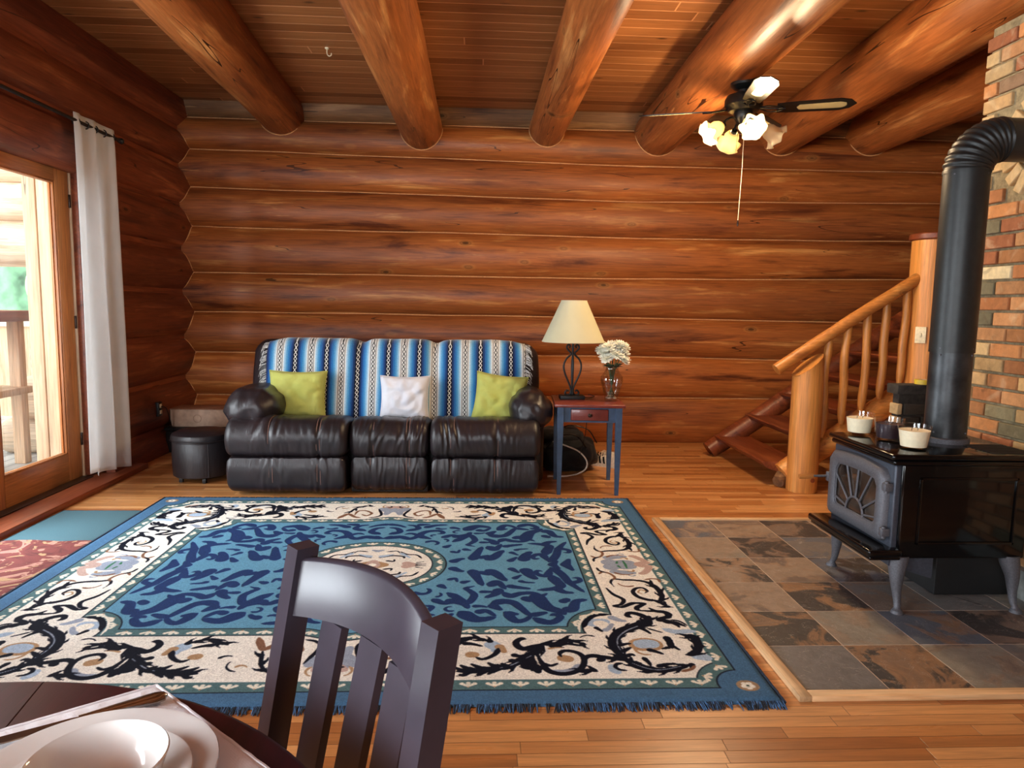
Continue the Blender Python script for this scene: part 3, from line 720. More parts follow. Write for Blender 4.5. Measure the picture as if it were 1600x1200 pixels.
    for p, a, b, c in (([(.0, .0), (.06, .0)], .11, .05, 'T'), ([(0, 0), (0, .05)], .08, .04, 'P'), ([(.0, 0), (.001, .001)], .04, .04, 'W'), ([(.02, .10), (.08, .13), (.14, .12), (.15, .09)], .016, .012, 'N'), ([(.03, .12), (.09, .15)], .03, .01, 'L'),
                       ([(.06, .06), (.10, .05), (.10, .08)], .018, .008, 'N'), ([(.17, .02), (.21, .0)], .05, .04, 'P'), ([(.22, .01), (.27, .012)], .012, .004, 'N'), ([(.22, .03), (.255, .045)], .010, .004, 'N'),
                       ([(.12, .19), (.16, .15), (.21, .14), (.24, .09)], .012, .012, 'N'), ([(.13, .16), (.18, .1)], .025, .012, 'L'), ([(0, .2), (.03, .215)], .03, .015, 'G'), ([(.05, .19), (.10, .20), (.12, .17)], .014, .006, 'N')):
        stroke(p, a, b, PAL[c])
    # white flowers along the guard bands
    def flower(x, y, dx, dy, s=1.):
        nx_, ny_ = -dy, dx
        for k_, (o_, f_) in enumerate(((-.015, .006), (.0, .014), (.015, .006))):
            for t in range(6):
                u = t / 5
                stamp(x + (nx_ * o_ * u * 1.5 + dx * (f_ + .012) * (u - .5)) * s, y + (ny_ * o_ * u * 1.5 + dy * (f_ + .012) * (u - .5)) * s, lerp(.004, .0085, u) * s, (232, 226, 210))
        stamp(x - dx * .012, y - dy * .012, .004, (170, 130, 96))
    for i in range(15): flower(.045 + i * .09, 1.133, 0, -1)
    for i in range(11): flower(1.425, .045 + i * .0905, -1, 0)
    for i in range(10):
        x = .045 + i * .09
        if x < .92: flower(x, .722 + .05 * (cos(clamp(x / .19) * PI) * .5 + .5), 0, 1)
    for i in range(6): flower(1.064, .04 + i * .09, 1, 0)
    for a in (200, 225, 250):
        a = math.radians(a); flower(1.085 + .165 * cos(a), .715 + .165 * sin(a), -cos(a), -sin(a))
    for a in (205, 245):
        a = math.radians(a); flower(1.465 + .138 * cos(a), 1.15 + .138 * sin(a), -cos(a), -sin(a))
    for i in range(6):
        a = (i + .5) * PI / 12; flower(.333 * cos(a), .311 * sin(a), cos(a), sin(a))
    put(np.hypot((X - 1.465) / 1.1, Y - 1.155) < .036, (160, 132, 104))
    for k_ in range(5):
        a = k_ * 2 * PI / 5 + .3; stamp(1.465 + .015 * cos(a), 1.155 + .015 * sin(a), .011, (236, 232, 220))
    stamp(1.465, 1.155, .006, (60, 80, 70))
    full = np.concatenate([C[:, ::-1], C], 1); full = np.concatenate([full[::-1], full], 0)
    hf = np.concatenate([hgt[:, ::-1], hgt], 1); hf = np.concatenate([hf[::-1], hf], 0)
    rs = np.random.RandomState(5)
    full *= (1 + .10 * rs.randn(*full.shape[:2]).clip(-2, 2))[..., None].astype(np.float32)
    # one pass of softening so the woven edges are not razor sharp
    sm = full.copy()
    for ax in (0, 1): sm = (np.roll(sm, 1, ax) + 2 * sm + np.roll(sm, -1, ax)) / 4
    for ax in (0, 1): hf = (np.roll(hf, 1, ax) + 2 * hf + np.roll(hf, -1, ax)) / 4
    return np.clip(sm, 0, 1), hf
rim, rhf = rug_image()
im_c = make_image('rug_weave', rim); im_h = make_image('rug_relief', np.repeat(rhf[..., None], 3, 2)); im_h.colorspace_settings.name = 'Non-Color'
t = NT('area_rug_pile'); v = t.obj()
uv = t.mapping(v, (1 / (2 * RX2), 1 / (2 * RY2), 1), (.5, .5, 0))
tc = t.n('TexImage', {'Vector': uv}, image=im_c, extension='EXTEND').outputs[0]
th = t.n('TexImage', {'Vector': uv}, image=im_h, extension='EXTEND').outputs[0]
pn = t.noise(v, 260., 3); pn2 = t.noise(v, 5., 3)
col = t.mix(.5, tc, t.ramp(pn, [(.3, .68), (.7, 1.25)]), 'MULTIPLY')
col = t.mix(.35, col, t.ramp(pn2, [(.3, .8), (.7, 1.15)]), 'MULTIPLY')
b = t.bsdf(Base_Color=col, Roughness=.95, Normal=t.bump(t.math('ADD', t.math('MULTIPLY', th, 1.), t.math('MULTIPLY', pn, .5)), .7, .006))
b.inputs['Specular IOR Level'].default_value = .1
M['rug'] = t.m
M['rug_edge'] = plain('rug_edge_binding', rgb(34, 50, 70), .95, 0, .2, .5, 200)
M['fringe'] = plain('rug_fringe_yarn', rgb(58, 92, 132), .9, 0, .25, 0, 60)
M['fringe2'] = plain('rug_fringe_dark', rgb(28, 36, 50), .9)
rug = thing('area_rug', 'large blue and cream scroll patterned rug with a round centre medallion', 'rug', (-.515, 3.43, 0))
def rugz(x, y):
    e = min(RX2 - abs(x), RY2 - abs(y))
    z = .013 * math.sqrt(clamp(e / .012)) if e < .012 else .013
    return z + (.004 * sstep(.9, 1.0, abs(y) / RY2) * (noise.noise(Vector((x * 2.3, y, 0))) + .4) if y < 0 else 0)
bm = B(); grid(bm, 200, 160, lambda u, v: ((2 * u - 1) * RX2, (2 * v - 1) * RY2, max(.001, rugz((2 * u - 1) * RX2, (2 * v - 1) * RY2))))
finish(bm, 'pile', M['rug'], rug, 180)
for s in (-1, 1):
    bm = B(); tube(bm, [(s * RX2 + .004 * noise.noise(Vector((i * .9, s, 0))), lerp(-RY2, RY2, i / 120), .006) for i in range(121)], .0065, 6)
    finish(bm, 'edge_binding', M['rug_edge'], rug)
for mm, sd in ((M['fringe'], 1), (M['fringe2'], 2)):
    bm = B(); rf = random.Random(sd)
    for e in (-1, 1):
        for i in range(420):
            x = rf.uniform(-RX2, RX2); dx = rf.gauss(0, .006); L = rf.uniform(.022, .038)
            tube(bm, [(x, e * (RY2 - .004), .008), (x + dx * .5, e * (RY2 + L * .5), .006), (x + dx, e * (RY2 + L), .002)], [.0036, .0014], 4)
    tag(finish(bm, 'fringe', mm, rug), kind='stuff')

# small teal and red mat by the door
t = NT('door_mat_weave'); v = t.obj(); s = t.n('SeparateXYZ', {0: v})
w = t.noise(v, 3.6, 3, .55, 3.2); w2 = t.noise(v, 4.8, 2, .5, 4.)
red = t.ramp(w, [(.30, rgb(96, 46, 44)), (.46, rgb(128, 62, 58)), (.53, rgb(128, 62, 58)), (.56, rgb(196, 150, 130)), (.63, rgb(188, 128, 116)), (.66, rgb(134, 66, 62))])
red = t.mix(t.ramp(w2, [(.60, 0.), (.63, 1.)]), red, rgb(188, 150, 110))
bd = t.math('GREATER_THAN', t.math('MAXIMUM', t.math('ADD', s.outputs[1], t.math('MULTIPLY', t.noise(v, 3., 2), .12)), -9.), .46)
c = t.mix(bd, red, rgb(74, 112, 124)); pn = t.noise(v, 240., 3)
c = t.mix(.6, c, t.ramp(pn, [(.3, .65), (.7, 1.25)]), 'MULTIPLY')
t.bsdf(Base_Color=c, Roughness=.95, Normal=t.bump(pn, .5, .004)); M['mat'] = t.m
o = thing('door_mat', 'teal bordered red floral mat under the rug by the glass door', 'rug', (-2.05, 3.41, 0))
bm = B(); box(bm, -.50, -.031, -.95, .965, 0.0005, .0085, .003); finish(bm, 'mat_pile', M['mat'], o)
bm = B(); tube(bm, [(-.50, -.95, .005), (-.50, .965, .005), (-.031, .965, .005)], .005, 6); finish(bm, 'edge_binding', M['rug_edge'], o)

# ------------------------------------------------------------------ slate hearth
t = NT('slate_tile'); v = t.obj()
ca = t.n('Attribute', None, attribute_name='tint').outputs['Color']; cb = t.n('Attribute', None, attribute_name='tint_b').outputs['Color']
th = t.n('SeparateColor', {0: t.n('Attribute', None, attribute_name='cut').outputs['Color']})
a = t.noise(t.n('VectorMath', {0: v, 1: t.n('CombineXYZ', {2: t.math('MULTIPLY', th.outputs[1], 30.)}).outputs[0]}, operation='ADD').outputs[0], 4.2, 6, .58, .8)
bl = t.math('MULTIPLY', t.math('SUBTRACT', a, th.outputs[0]), 16.)
bl = t.math('MINIMUM', t.math('MAXIMUM', bl, 0.), 1.)
fine = t.noise(v, 22., 6, .7, .5); c = t.mix(bl, ca, cb)
rim_ = t.ramp(t.math('ABSOLUTE', t.math('SUBTRACT', a, th.outputs[0])), [(.0, 1.), (.045, 0.)])
c = t.mix(t.math('MULTIPLY', rim_, th.outputs[2]), c, rgb(150, 112, 80))
c = t.mix(.9, c, t.ramp(fine, [(.28, .70), (.72, 1.22)]), 'MULTIPLY')
vein = t.math('LESS_THAN', t.math('ABSOLUTE', t.math('SUBTRACT', t.noise(v, 7., 4, .6, 1.5), .5)), .003)
c = t.mix(t.math('MULTIPLY', vein, .4), c, rgb(190, 182, 170))
t.bsdf(Base_Color=c, Roughness=t.ramp(fine, [(.3, .42), (.7, .56)]), Normal=t.bump(t.math('ADD', fine, a), .35, .006)); M['slate'] = t.m
hp = thing('hearth_pad', 'slate tiled hearth pad edged in pale pine under the wood stove', 'hearth', (1.095, 2.19, 0))
gy, dk, bl_, tan, rust, brn = (112, 108, 106), (62, 58, 58), (92, 98, 108), (150, 130, 112), (132, 104, 82), (116, 100, 90)
gt = (138, 130, 118)
# per tile: main colour, blotch colour, share of blotch threshold, rust rim   (rows from near to far)
T_ = [[(gy, dk, .66, .0), (rust, dk, .50, .8), (gt, brn, .58, .4), (gy, gt, .55, .2), (gy, dk, .6, 0)],
      [(dk, rust, .56, .9), (gt, tan, .52, .3), (bl_, rust, .58, .6), (brn, dk, .52, .2), (gy, brn, .5, .1)],
      [(tan, brn, .60, .3), (rust, dk, .46, 1.), (brn, gy, .50, .2), (gy, dk, .6, .1), (gy, gt, .5, 0)],
      [(tan, dk, .50, .6), (tan, brn, .56, .4), (bl_, dk, .46, .1), (dk, gy, .5, 0), (gy, dk, .5, 0)],
      [(gt, tan, .48, .2), (brn, dk, .48, .3), (gy, bl_, .50, .1), (gy, brn, .5, .2), (dk, gy, .5, 0)],
      [(bl_, tan, .60, .4), (tan, brn, .50, .3), (brn, dk, .48, .2), (brn, tan, .5, .3), (gy, dk, .5, 0)]]
XS = [1.141, 1.440, 1.750, 2.061, 2.372, 2.497]; YS = [2.236, 2.562, 2.872, 3.196, 3.528, 3.856, 4.178]
bm = B('tint', 'tint_b', 'cut')
for j in range(6):
    for i in range(5):
        vs = box(bm, XS[i] + .0018 - 1.095, XS[i + 1] - .0018 - 1.095, YS[j] + .0018 - 2.19, YS[j + 1] - .0018 - 2.19, .002, .0125, .0012, 1)
        a_, b_, th_, ru = T_[j][i]
        paint(bm, vs, rgb(*a_)); paint(bm, vs, rgb(*b_), 'tint_b'); paint(bm, vs, (th_ - .02, rnd.random(), ru, 1), 'cut')
o = finish(bm, 'slate_tiles', M['slate'], hp)
bm = B(); box(bm, .03, 1.402, .03, 2.0, 0, .0115); finish(bm, 'grout', M['grout'], hp)
bm = B(); box(bm, .0, .044, .0, 2.03, 0, .02, .003); finish(bm, 'edge_trim', M['pine_trim_y'], hp)
bm = B(); box(bm, .044, 1.5, .0, .044, 0, .02, .003); finish(bm, 'edge_trim', M['pine_trim'], hp)
bm = B(); box(bm, .044, 1.9, 1.99, 2.03, 0, .02, .003); finish(bm, 'edge_trim', M['pine_trim'], hp)
# ------------------------------------------------------------------ sofa
SX = -.63
sofa = thing('recliner_sofa', 'dark brown leather three seat recliner sofa under the striped blanket', 'sofa', (SX, 5.2, 0))
def sweep_pad(bm, x0, x1, prof, n, wr, rend=.05, seed=0.):
    """closed (y,z) profile swept along x, rounded at both ends, wrinkled"""
    cy = sum(p[0] for p in prof) / len(prof); cz = sum(p[1] for p in prof) / len(prof)
    P = catmull([(0, *p) for p in prof + [prof[0]]], 6)[:-1]
    rings = []
    for i in range(n + 1):
        u = i / n; uu = .5 - .5 * cos(PI * u); u = lerp(u, uu, .6); x = lerp(x0, x1, u)
        d = min(x - x0, x1 - x); q = 1 - clamp(d / rend); e = 1 - .42 * (1 - math.sqrt(max(0, 1 - q * q)))
        if d <= 1e-6: e = .56
        ring = []
        for p in P:
            y, z = cy + (p.y - cy) * lerp(1, e, .5), cz + (p.z - cz) * e
            w = wr(x, z) if wr else 0
            k = Vector((0, y - cy, z - cz)).normalized()
            ring.append((x, y + k.y * w, z + k.z * w))
        rings.append(ring)
    loft(bm, rings)
def wrink(seams, amp, z0, z1, seed):
    def f(x, z):
        s = 0.
        for c in seams:
            s += math.exp(-((x - c) / .11) ** 2)
            # the stitched seam pulls the leather in
        pull = sum(math.exp(-((x - c) / .012) ** 2) for c in seams) * -.006
        fold = (1 - abs(noise.noise(Vector((x * 26 + z * 5 * noise.noise(Vector((x * 3, z * 3, seed))), z * 5.0, seed)))) * 2.0) * s
        return pull + amp * fold + .008 * noise.noise(Vector((x * 5, z * 6, seed + 4)))
    return f
SECT = [(-1.695, -.880, (-1.385, -1.065)), (-.872, -.328, (-.715, -.470)), (-.318, .440, (-.165, .135))]
for i, (x0, x1, sm) in enumerate(SECT):
    mid = i == 1; dy = .05 if mid else 0.
    seat = B(); prof = [(.16, .43), (0, .475), (-.18, .515), (-.34, .532), (-.43, .51), (-.485 , .44), (-.49, .355), (-.465, .29), (-.38, .272), (-.1, .28), (.16, .30)]
    prof = [(y + dy, z - (.012 if mid else 0)) for y, z in prof]
    sw = [s - SX for s in sm]
    sweep_pad(seat, x0 - SX, x1 - SX, prof, 110, wrink(sw, .011, .3, .5, i * 7.), .05)
    st = finish(seat, 'seat_cushion', M['leather'], sofa, 60)
    foot = B(); prof2 = [(-.462, .262), (-.475, .20), (-.474, .12), (-.458, .05), (-.40, .022), (-.30, .03), (-.28, .15), (-.30, .255), (-.40, .272)]
    prof2 = [(y + dy, z) for y, z in prof2]
    sweep_pad(foot, x0 - SX + .01, x1 - SX - .01, prof2, 110, wrink(sw, .009, .0, .3, i * 7. + 3), .04)
    ft = finish(foot, 'footrest_panel', M['leather'], sofa, 60)
    for who, pr, rng in ((st, prof, (2, 8)), (ft, prof2, (0, 4))):
        C_ = catmull([(0, *p) for p in pr[rng[0]:rng[1]]], 8)
        cy = sum(p[0] for p in pr) / len(pr); cz = sum(p[1] for p in pr) / len(pr)
        for s in sw:
            for o_ in (-.011, .011):
                sb = B(); pts = []
                for p in C_:
                    k = Vector((0, p.y - cy, p.z - cz)).normalized(); pts.append((s + o_, p.y + k.y * .0015, p.z + k.z * .0015))
                tube(sb, pts, .0016, 5); finish(sb, 'stitching', M['stitch'], who)
# back cushions
def bdisp(seed): return lambda p, n_: .010 * noise.noise(Vector((p.x * 4, p.y * 4, p.z * 5 + seed)))
TILT = Matrix.Translation((0, .06, .40)) @ Matrix.Rotation(-.22, 4, 'X') @ Matrix.Translation((0, -.06, -.40))
for i, (x0, x1) in enumerate([(-1.70, -.885), (-.875, -.325), (-.315, .465)]):
    bm = B(); puff(bm, ((x0 + x1) / 2 - SX, .20, .735), (x1 - x0, .24, .65), .105, 22, .02, bdisp(i * 3), TILT)
    finish(bm, 'back_cushion', M['leather'], sofa, 70)
for s, cx in ((-1, -1.572), (1, .385)):
    bm = B(); w = .335 if s < 0 else .27
    def ad(p, n_, s=s): return .010 * noise.noise(Vector((p.x * 7, p.y * 6, p.z * 8 + s))) + .012 * sstep(.1, -.25, p.y) * (1 - abs(noise.noise(Vector((p.x * 14, p.z * 10, s * 5)))) * 2)
    puff(bm, (cx - SX, .0, .575), (w, .74, .245), .112, 18, .02, ad); a = finish(bm, 'armrest', M['leather'], sofa, 70)
    bm = B(); box(bm, cx - SX - w * .36, cx - SX + w * .36, -.24, .40, .05, .50, .03, 3); finish(bm, 'side_panel', M['leather'], a)
bm = B(); box(bm, -1.03, 1.03, -.20, .46, .03, .40, .03); box(bm, -.235, .295, -.38, -.2, .012, .10, .01); finish(bm, 'base_frame', M['dark'], sofa)
for x in (-.98, -.30, .36, 1.0):
    for y in (-.22, .40):
        bm = B(); lathe(bm, [(.0, 0), (.024, 0), (.028, .01), (.022, .04), (0, .04)], 14, None, x, y); finish(bm, 'foot', M['black'], sofa)

# ---- striped blanket over the back
def serape_image():
    W, H = 1960, 760   # 1 px = 1 mm
    nv, ro, bl, lb, pl, wh, bk = (22, 32, 66), (28, 70, 130), (46, 118, 176), (100, 164, 204), (180, 206, 222), (222, 220, 214), (16, 16, 24)
    half = [(bk, 15), (nv, 7), (ro, 3), (nv, 3), (ro, 9), (bl, 3), (ro, 3), (bl, 12), (lb, 3), (bl, 3), (lb, 10), (pl, 3), (lb, 3), (pl, 8), (wh, 8), (bk, 3), (wh, 3), (bk, 2), (wh, 15)]
    row = []
    for c, w in half: row += [c] * w
    L = len(row)
    x = np.arange(W); ph = (x + 12) % (2 * L); idx = np.where(ph < L, ph, 2 * L - 1 - ph)
    A = np.array(row, np.float32)[idx]
    img = np.repeat(A[None], H, 0)
    y = np.arange(H)[:, None]
    per = 27
    tri = np.abs(((y / per) % 1) - .5) * 2            # 0..1
    for cen, lo, c in ((0, 1, wh), (L, 0, bk)):
        dx = np.minimum(np.abs(ph - cen), np.abs(2 * L - np.abs(ph - cen)))[None] * np.ones((H, 1))
        band = dx < 13
        d = np.abs(dx - tri * 11)
        img[(d < 3.0) & band] = c
        d2 = np.abs(dx + ((tri - 1) * 0) - 0) + np.abs(((y / per) % 1) - .5) * per * .5
        img[(d2 < 2.6)] = c
    rs = np.random.RandomState(2)
    img = img * (1 + .10 * rs.randn(H, W).clip(-2, 2))[..., None] * (1 - .10 * ((y % 3) == 0))[..., None]
    return np.clip(img / 255, 0, 1).astype(np.float32)
im = make_image('serape_weave', serape_image())
t = NT('striped_blanket'); v = t.obj()
s_ = t.n('SeparateXYZ', {0: v})
uvn = t.n('CombineXYZ', {0: t.math('ADD', t.math('DIVIDE', s_.outputs[0], 1.96), .5), 1: t.math('DIVIDE', t.math('SUBTRACT', s_.outputs[2], t.math('MULTIPLY', s_.outputs[1], .5)), .76)}).outputs[0]
c = t.n('TexImage', {'Vector': uvn}, image=im, extension='REPEAT').outputs[0]
w = t.noise(t.mapping(v, (420, 60, 420)), 1., 2)
b = t.bsdf(Base_Color=c, Roughness=.92, Normal=t.bump(t.math('ADD', w, t.math('MULTIPLY', t.noise(v, 9., 3), 2.)), .35, .004)); b.inputs['Sheen Weight'].default_value = .3; b.inputs['Specular IOR Level'].default_value = .15
M['serape'] = t.m
M['yarn'] = plain('blanket_fringe_yarn', rgb(206, 206, 204), .9, 0, .2, 0, 90)
bx0, bx1 = -1.585, .365
bl = thing('striped_blanket', 'blue white and black striped woven blanket draped over the sofa back', 'blanket', ((bx0 + bx1) / 2, 5.2, 0))
BC = (bx0 + bx1) / 2
PATH = [tuple(TILT @ Vector((0, y_, z_))) for y_, z_ in ((.342, .74), (.338, .93), (.305, 1.035), (.20, 1.082), (.095, 1.05), (.052, .95), (.046, .82), (.034, .66), (.03, .53), (.035, .445))]
def blank(u, v, dx=0.):
    x = lerp(bx0, bx1, u) + dx
    g = sum(math.exp(-((x - c) / .05) ** 2) for c in (-.88, -.32))          # dips between the cushions
    edge = sstep(-1.45, -1.585, x) + sstep(.25, .365, x)
    pr = catmull([*PATH], 4)
    q = v * (len(pr) - 1); i = min(int(q), len(pr) - 2); p = pr[i].lerp(pr[i + 1], q - i)
    top = sstep(.85, 1.0, p.z)
    y = p.y + g * .035 + edge * .02 * (1 - top) - .006 * noise.noise(Vector((x * 6, p.z * 4, 2)))
    z = p.z - g * .028 * top - edge * .022 * top + .008 * noise.noise(Vector((x * 5, 1, 0))) * top
    return (x - BC + .008 * noise.noise(Vector((x * 3, p.z * 5, 9))), y, z)
bm = B(); grid(bm, 140, 40, blank); o = finish(bm, 'blanket_cloth', M['serape'], bl, 180)
md = o.modifiers.new('thick', 'SOLIDIFY'); md.thickness = .005; md.offset = 1
bm = B(); rf = random.Random(5)
for sd, u0 in ((-1, 0.), (1, 1.)):
    for i in range(150):
        v = rf.uniform(.02, .97); p = Vector(blank(u0, v)); L = rf.uniform(.03, .07)
        tube(bm, [p, p + Vector((sd * L * .6, -.012, -.006 - rf.random() * .015)), p + Vector((sd * L * .8, -.014, -L * .7))], [.0022, .001], 4)
tag(finish(bm, 'fringe', M['yarn'], bl), kind='stuff')

# ---- throw cushions
def cushion(name, label, mat, loc, w, h, d, rz, tilt, roll, seed, group=None):
    o = thing(name, label, 'cushion', loc, rz, group)
    bm = B()
    R = Matrix.Rotation(tilt, 4, 'X') @ Matrix.Rotation(roll, 4, 'Y')
    n = 26
    for s in (1, -1):
        V = {}
        for i in range(n + 1):
            for j in range(n + 1):
                u, v = 2 * i / n - 1, 2 * j / n - 1
                pin = 1 - .085 * ((1 - abs(u) ** 2) * abs(v) ** 4) ; pin2 = 1 - .085 * ((1 - abs(v) ** 2) * abs(u) ** 4)
                x, z = u * w / 2 * pin2, v * h / 2 * pin
                th = d / 2 * ((1 - u ** 4) * (1 - v ** 4)) ** .55
                wr = .034 * (abs(noise.noise(Vector((u * 1.6 + v * 1.2 + seed, v * 2.4 - u * 1.1, seed)))) - .2) * (1 - u ** 6) * (1 - v ** 6)
                ray = .014 * noise.noise(Vector((math.atan2(u, v) * 4, seed, 1))) * (u * u + v * v) * (1 - u ** 8) * (1 - v ** 8)
                V[i, j] = bm.verts.new(R @ Vector((x, s * (th + wr + ray) if 0 < i < n and 0 < j < n else 0, z + h / 2)))
        for i in range(n):
            for j in range(n):
                bm.faces.new((V[i, j], V[i + 1, j], V[i + 1, j + 1], V[i, j + 1]))
    bmesh.ops.remove_doubles(bm, verts=bm.verts, dist=1e-5)
    c = finish(bm, 'cover', mat, o, 80)
    bm = B(); P = []
    for a, b_ in (((-1, -1), (1, -1)), ((1, -1), (1, 1)), ((1, 1), (-1, 1)), ((-1, 1), (-1, -1))):
        for k in range(12):
            u, v = lerp(a[0], b_[0], k / 12), lerp(a[1], b_[1], k / 12)
            pin = 1 - .085 * ((1 - abs(u) ** 2) * abs(v) ** 4); pin2 = 1 - .085 * ((1 - abs(v) ** 2) * abs(u) ** 4)
            P.append(R @ Vector((u * w / 2 * pin2, 0, v * h / 2 * pin + h / 2)))
    tube(bm, P + [P[0]], .0035, 6); finish(bm, 'seam_piping', mat, o); return o
cushion('throw_cushion', 'upright lime green cushion beside the sofa arm next to the ottoman', M['green'], (-1.315, 5.16, .462), .415, .36, .15, .05, -.20, .01, 1.3)
cushion('throw_cushion', 'white cushion on the narrow centre seat of the sofa', M['white_cloth'], (-.535, 5.16, .458), .365, .335, .16, .0, -.20, .0, 5.1)
cushion('throw_cushion', 'tilted lime green cushion beside the sofa arm next to the side table', M['green'], (.145, 5.15, .452), .385, .365, .14, -.06, -.22, .11, 8.7)

# ------------------------------------------------------------------ ottoman, boxes
o = thing('ottoman', 'round dark leather storage ottoman beside the sofa arm', 'ottoman', (-2.035, 5.24, 0))
bm = B(); lathe(bm, [(0, .035), (.185, .035), (.198, .045), (.203, .12), (.203, .285), (.196, .298), (0, .298)], 48); bd_ = finish(bm, 'body', M['leather2'], o)
bm = B(); lathe(bm, [(0, .300), (.198, .300), (.209, .308), (.211, .325), (.203, .345), (.16, .366), (.07, .374), (0, .372)], 48); ld = finish(bm, 'lid', M['leather2'], o)
bm = B(); tube(bm, [(.212 * cos(a), .212 * sin(a), .304) for a in [i * PI / 24 for i in range(49)]], .0035, 6); finish(bm, 'piping', M['leather2'], ld)
bm = B(); tube(bm, [(.203 * cos(-1.0), .203 * sin(-1.0), .05), (.2035 * cos(-1.0), .2035 * sin(-1.0), .29)], .003, 5); finish(bm, 'seam', M['leather2'], bd_)
for a in (.79, 2.36, 3.93, 5.2):
    bm = B(); box(bm, .15 * cos(a) - .013, .15 * cos(a) + .013, .17 * sin(a) - .013, .17 * sin(a) + .013, 0, .037, .003); finish(bm, 'leg', M['black'], o)
o = thing('storage_box', 'low black storage case on the floor behind the ottoman', 'box', (-2.33, 6.30, 0))
bm = B(); box(bm, -.36, .52, -.16, .16, 0.0, .19, .012); finish(bm, 'body', M['black'], o)
bm = B(); box(bm, -.37, .53, -.17, .17, .191, .222, .012); finish(bm, 'lid', M['black'], o)
o = thing('cardboard_box', 'long beige flat carton lying on the black case behind the ottoman', 'box', (-2.33, 6.30, .2225))
bm = B(); box(bm, -.33, .50, -.12, .12, 0, .150, .004); finish(bm, 'carton', M['beige'], o)
bm = B(); lathe(bm, [(.030, 0), (.036, 0), (.036, .0015), (.030, .0015), (.030, 0)], 24, Matrix.Translation((-.10, -.1205, .072)) @ Matrix.Rotation(PI / 2, 4, 'X')); finish(bm, 'round_mark', plain('box_mark', rgb(160, 128, 108), .7), o)
bm = B(); box(bm, -.335, .505, -.125, .125, .150, .158, .003); finish(bm, 'lid_flap', plain('box_flap', rgb(150, 104, 78), .7), o)

# ------------------------------------------------------------------ side table
TX, TY, TR = .795, 5.035, -.055
tb = thing('side_table', 'blue painted side table with burgundy top and drawer', 'table', (TX, TY, 0), TR)
bm = B(); box(bm, -.245, .245, -.262, .262, .622, .645, .006, 3); finish(bm, 'table_top', M['burg'], tb)
for x in (-1, 1):
    for y in (-1, 1):
        bm = B(); q = .0; w1, w0 = .021, .0125
        cx_, cy_ = x * .203, y * .222
        def ring(w, z, off): return [(cx_ + a * w - x * off * 0 + x * (.021 - w) * -0, cy_ + b_ * w, z) for a, b_ in ((-1, -1), (1, -1), (1, 1), (-1, 1))]
        loft(bm, [ring(.0135, 0, 0), ring(.0135, .006, 0), ring(.0215, .50, 0), ring(.0215, .622, 0)]); finish(bm, 'leg', M['blue'], tb)
for a_ in ((-.19, .19, .205, .222), (-.208, -.192, -.205, .205), (.192, .208, -.205, .205)):
    bm = B(); box(bm, *a_, .515, .622); finish(bm, 'apron', M['blue'], tb)
bm = B()
box(bm, -.19, -.132, -.226, -.205, .515, .622); box(bm, .132, .19, -.226, -.205, .515, .622); box(bm, -.132, .132, -.226, -.205, .515, .526); box(bm, -.132, .132, -.226, -.205, .610, .622)
finish(bm, 'drawer_frame', M['blue'], tb)
bm = B(); box(bm, -.129, .129, -.234, -.21, .529, .608, .004); box(bm, -.12, .12, -.21, .12, .53, .60); dr = finish(bm, 'drawer', M['burg'], tb)
bm = B(); lathe(bm, [(0, 0), (.006, 0), (.006, .010), (.013, .014), (.015, .021), (.010, .027), (0, .028)], 18, Matrix.Translation((0, -.234, .568)) @ Matrix.Rotation(PI / 2, 4, 'X')); finish(bm, 'knob', M['brass'], dr)

# lamp
lp = thing('table_lamp', 'black scrolled iron table lamp with a cream cone shade', 'lamp', (.690, 5.075, .6455))
bm = B(); box(bm, -.090, .090, -.055, .055, 0, .028, .004); finish(bm, 'base', M['iron'], lp)
bm = B(); tube(bm, [(0, 0, .02), (0, 0, .44)], .007, 12); finish(bm, 'rod', M['iron'], lp)
def scroll(s):
    pts = [(.022, .055), (.034, .064), (.046, .055), (.050, .040), (.036, .030), (.016, .034), (.008, .055), (.012, .085), (.030, .13), (.052, .18), (.063, .225), (.060, .262), (.044, .295), (.020, .318), (.014, .335), (.030, .352), (.044, .372), (.040, .392), (.026, .395), (.020, .382), (.028, .374)]
    return [(s * a, 0, b_) for a, b_ in pts]
for s in (-1, 1):
    bm = B(); tube(bm, scroll(s), .0068, 8, True, 5); finish(bm, 'scroll_arm', M['iron'], lp)
for s in (-1, 1):
    bm = B(); tube(bm, [(0, s * a * .7, b_) for a, _, b_ in scroll(1)], .0055, 8, True, 4); finish(bm, 'scroll_arm', M['iron'], lp)
bm = B(); prof = [(.226, .418), (.092, .712), (.090, .712), (.224, .418)]; lathe(bm, prof + [prof[0]], 48); finish(bm, 'lamp_shade', M['shade'], lp)
for r, z in ((.225, .418), (.091, .712)):
    bm = B(); tube(bm, [(r * cos(a), r * sin(a), z) for a in [i * PI / 24 for i in range(49)]], .0032, 6); finish(bm, 'shade_trim', M['shade'], lp)
bm = B()
for a in (0, 2.09, 4.19): tube(bm, [(0, 0, .69), (.09 * cos(a), .09 * sin(a), .70)], .002, 5)
finish(bm, 'shade_wire', M['iron'], lp)
bm = B(); lathe(bm, [(0, .43), (.016, .43), (.018, .50), (.012, .51), (0, .51)], 14); finish(bm, 'socket', M['iron'], lp)
bm = B(); tube(bm, [(.08, .04, .012), (.14, .06, .004), (.19, .14, .004), (.17, .21, .005), (.162, .245, .001), (.158, .252, -.05), (.15, .26, -.3), (.10, .30, -.55)], .003, 6, True, 5); finish(bm, 'cord', M['black'], lp)

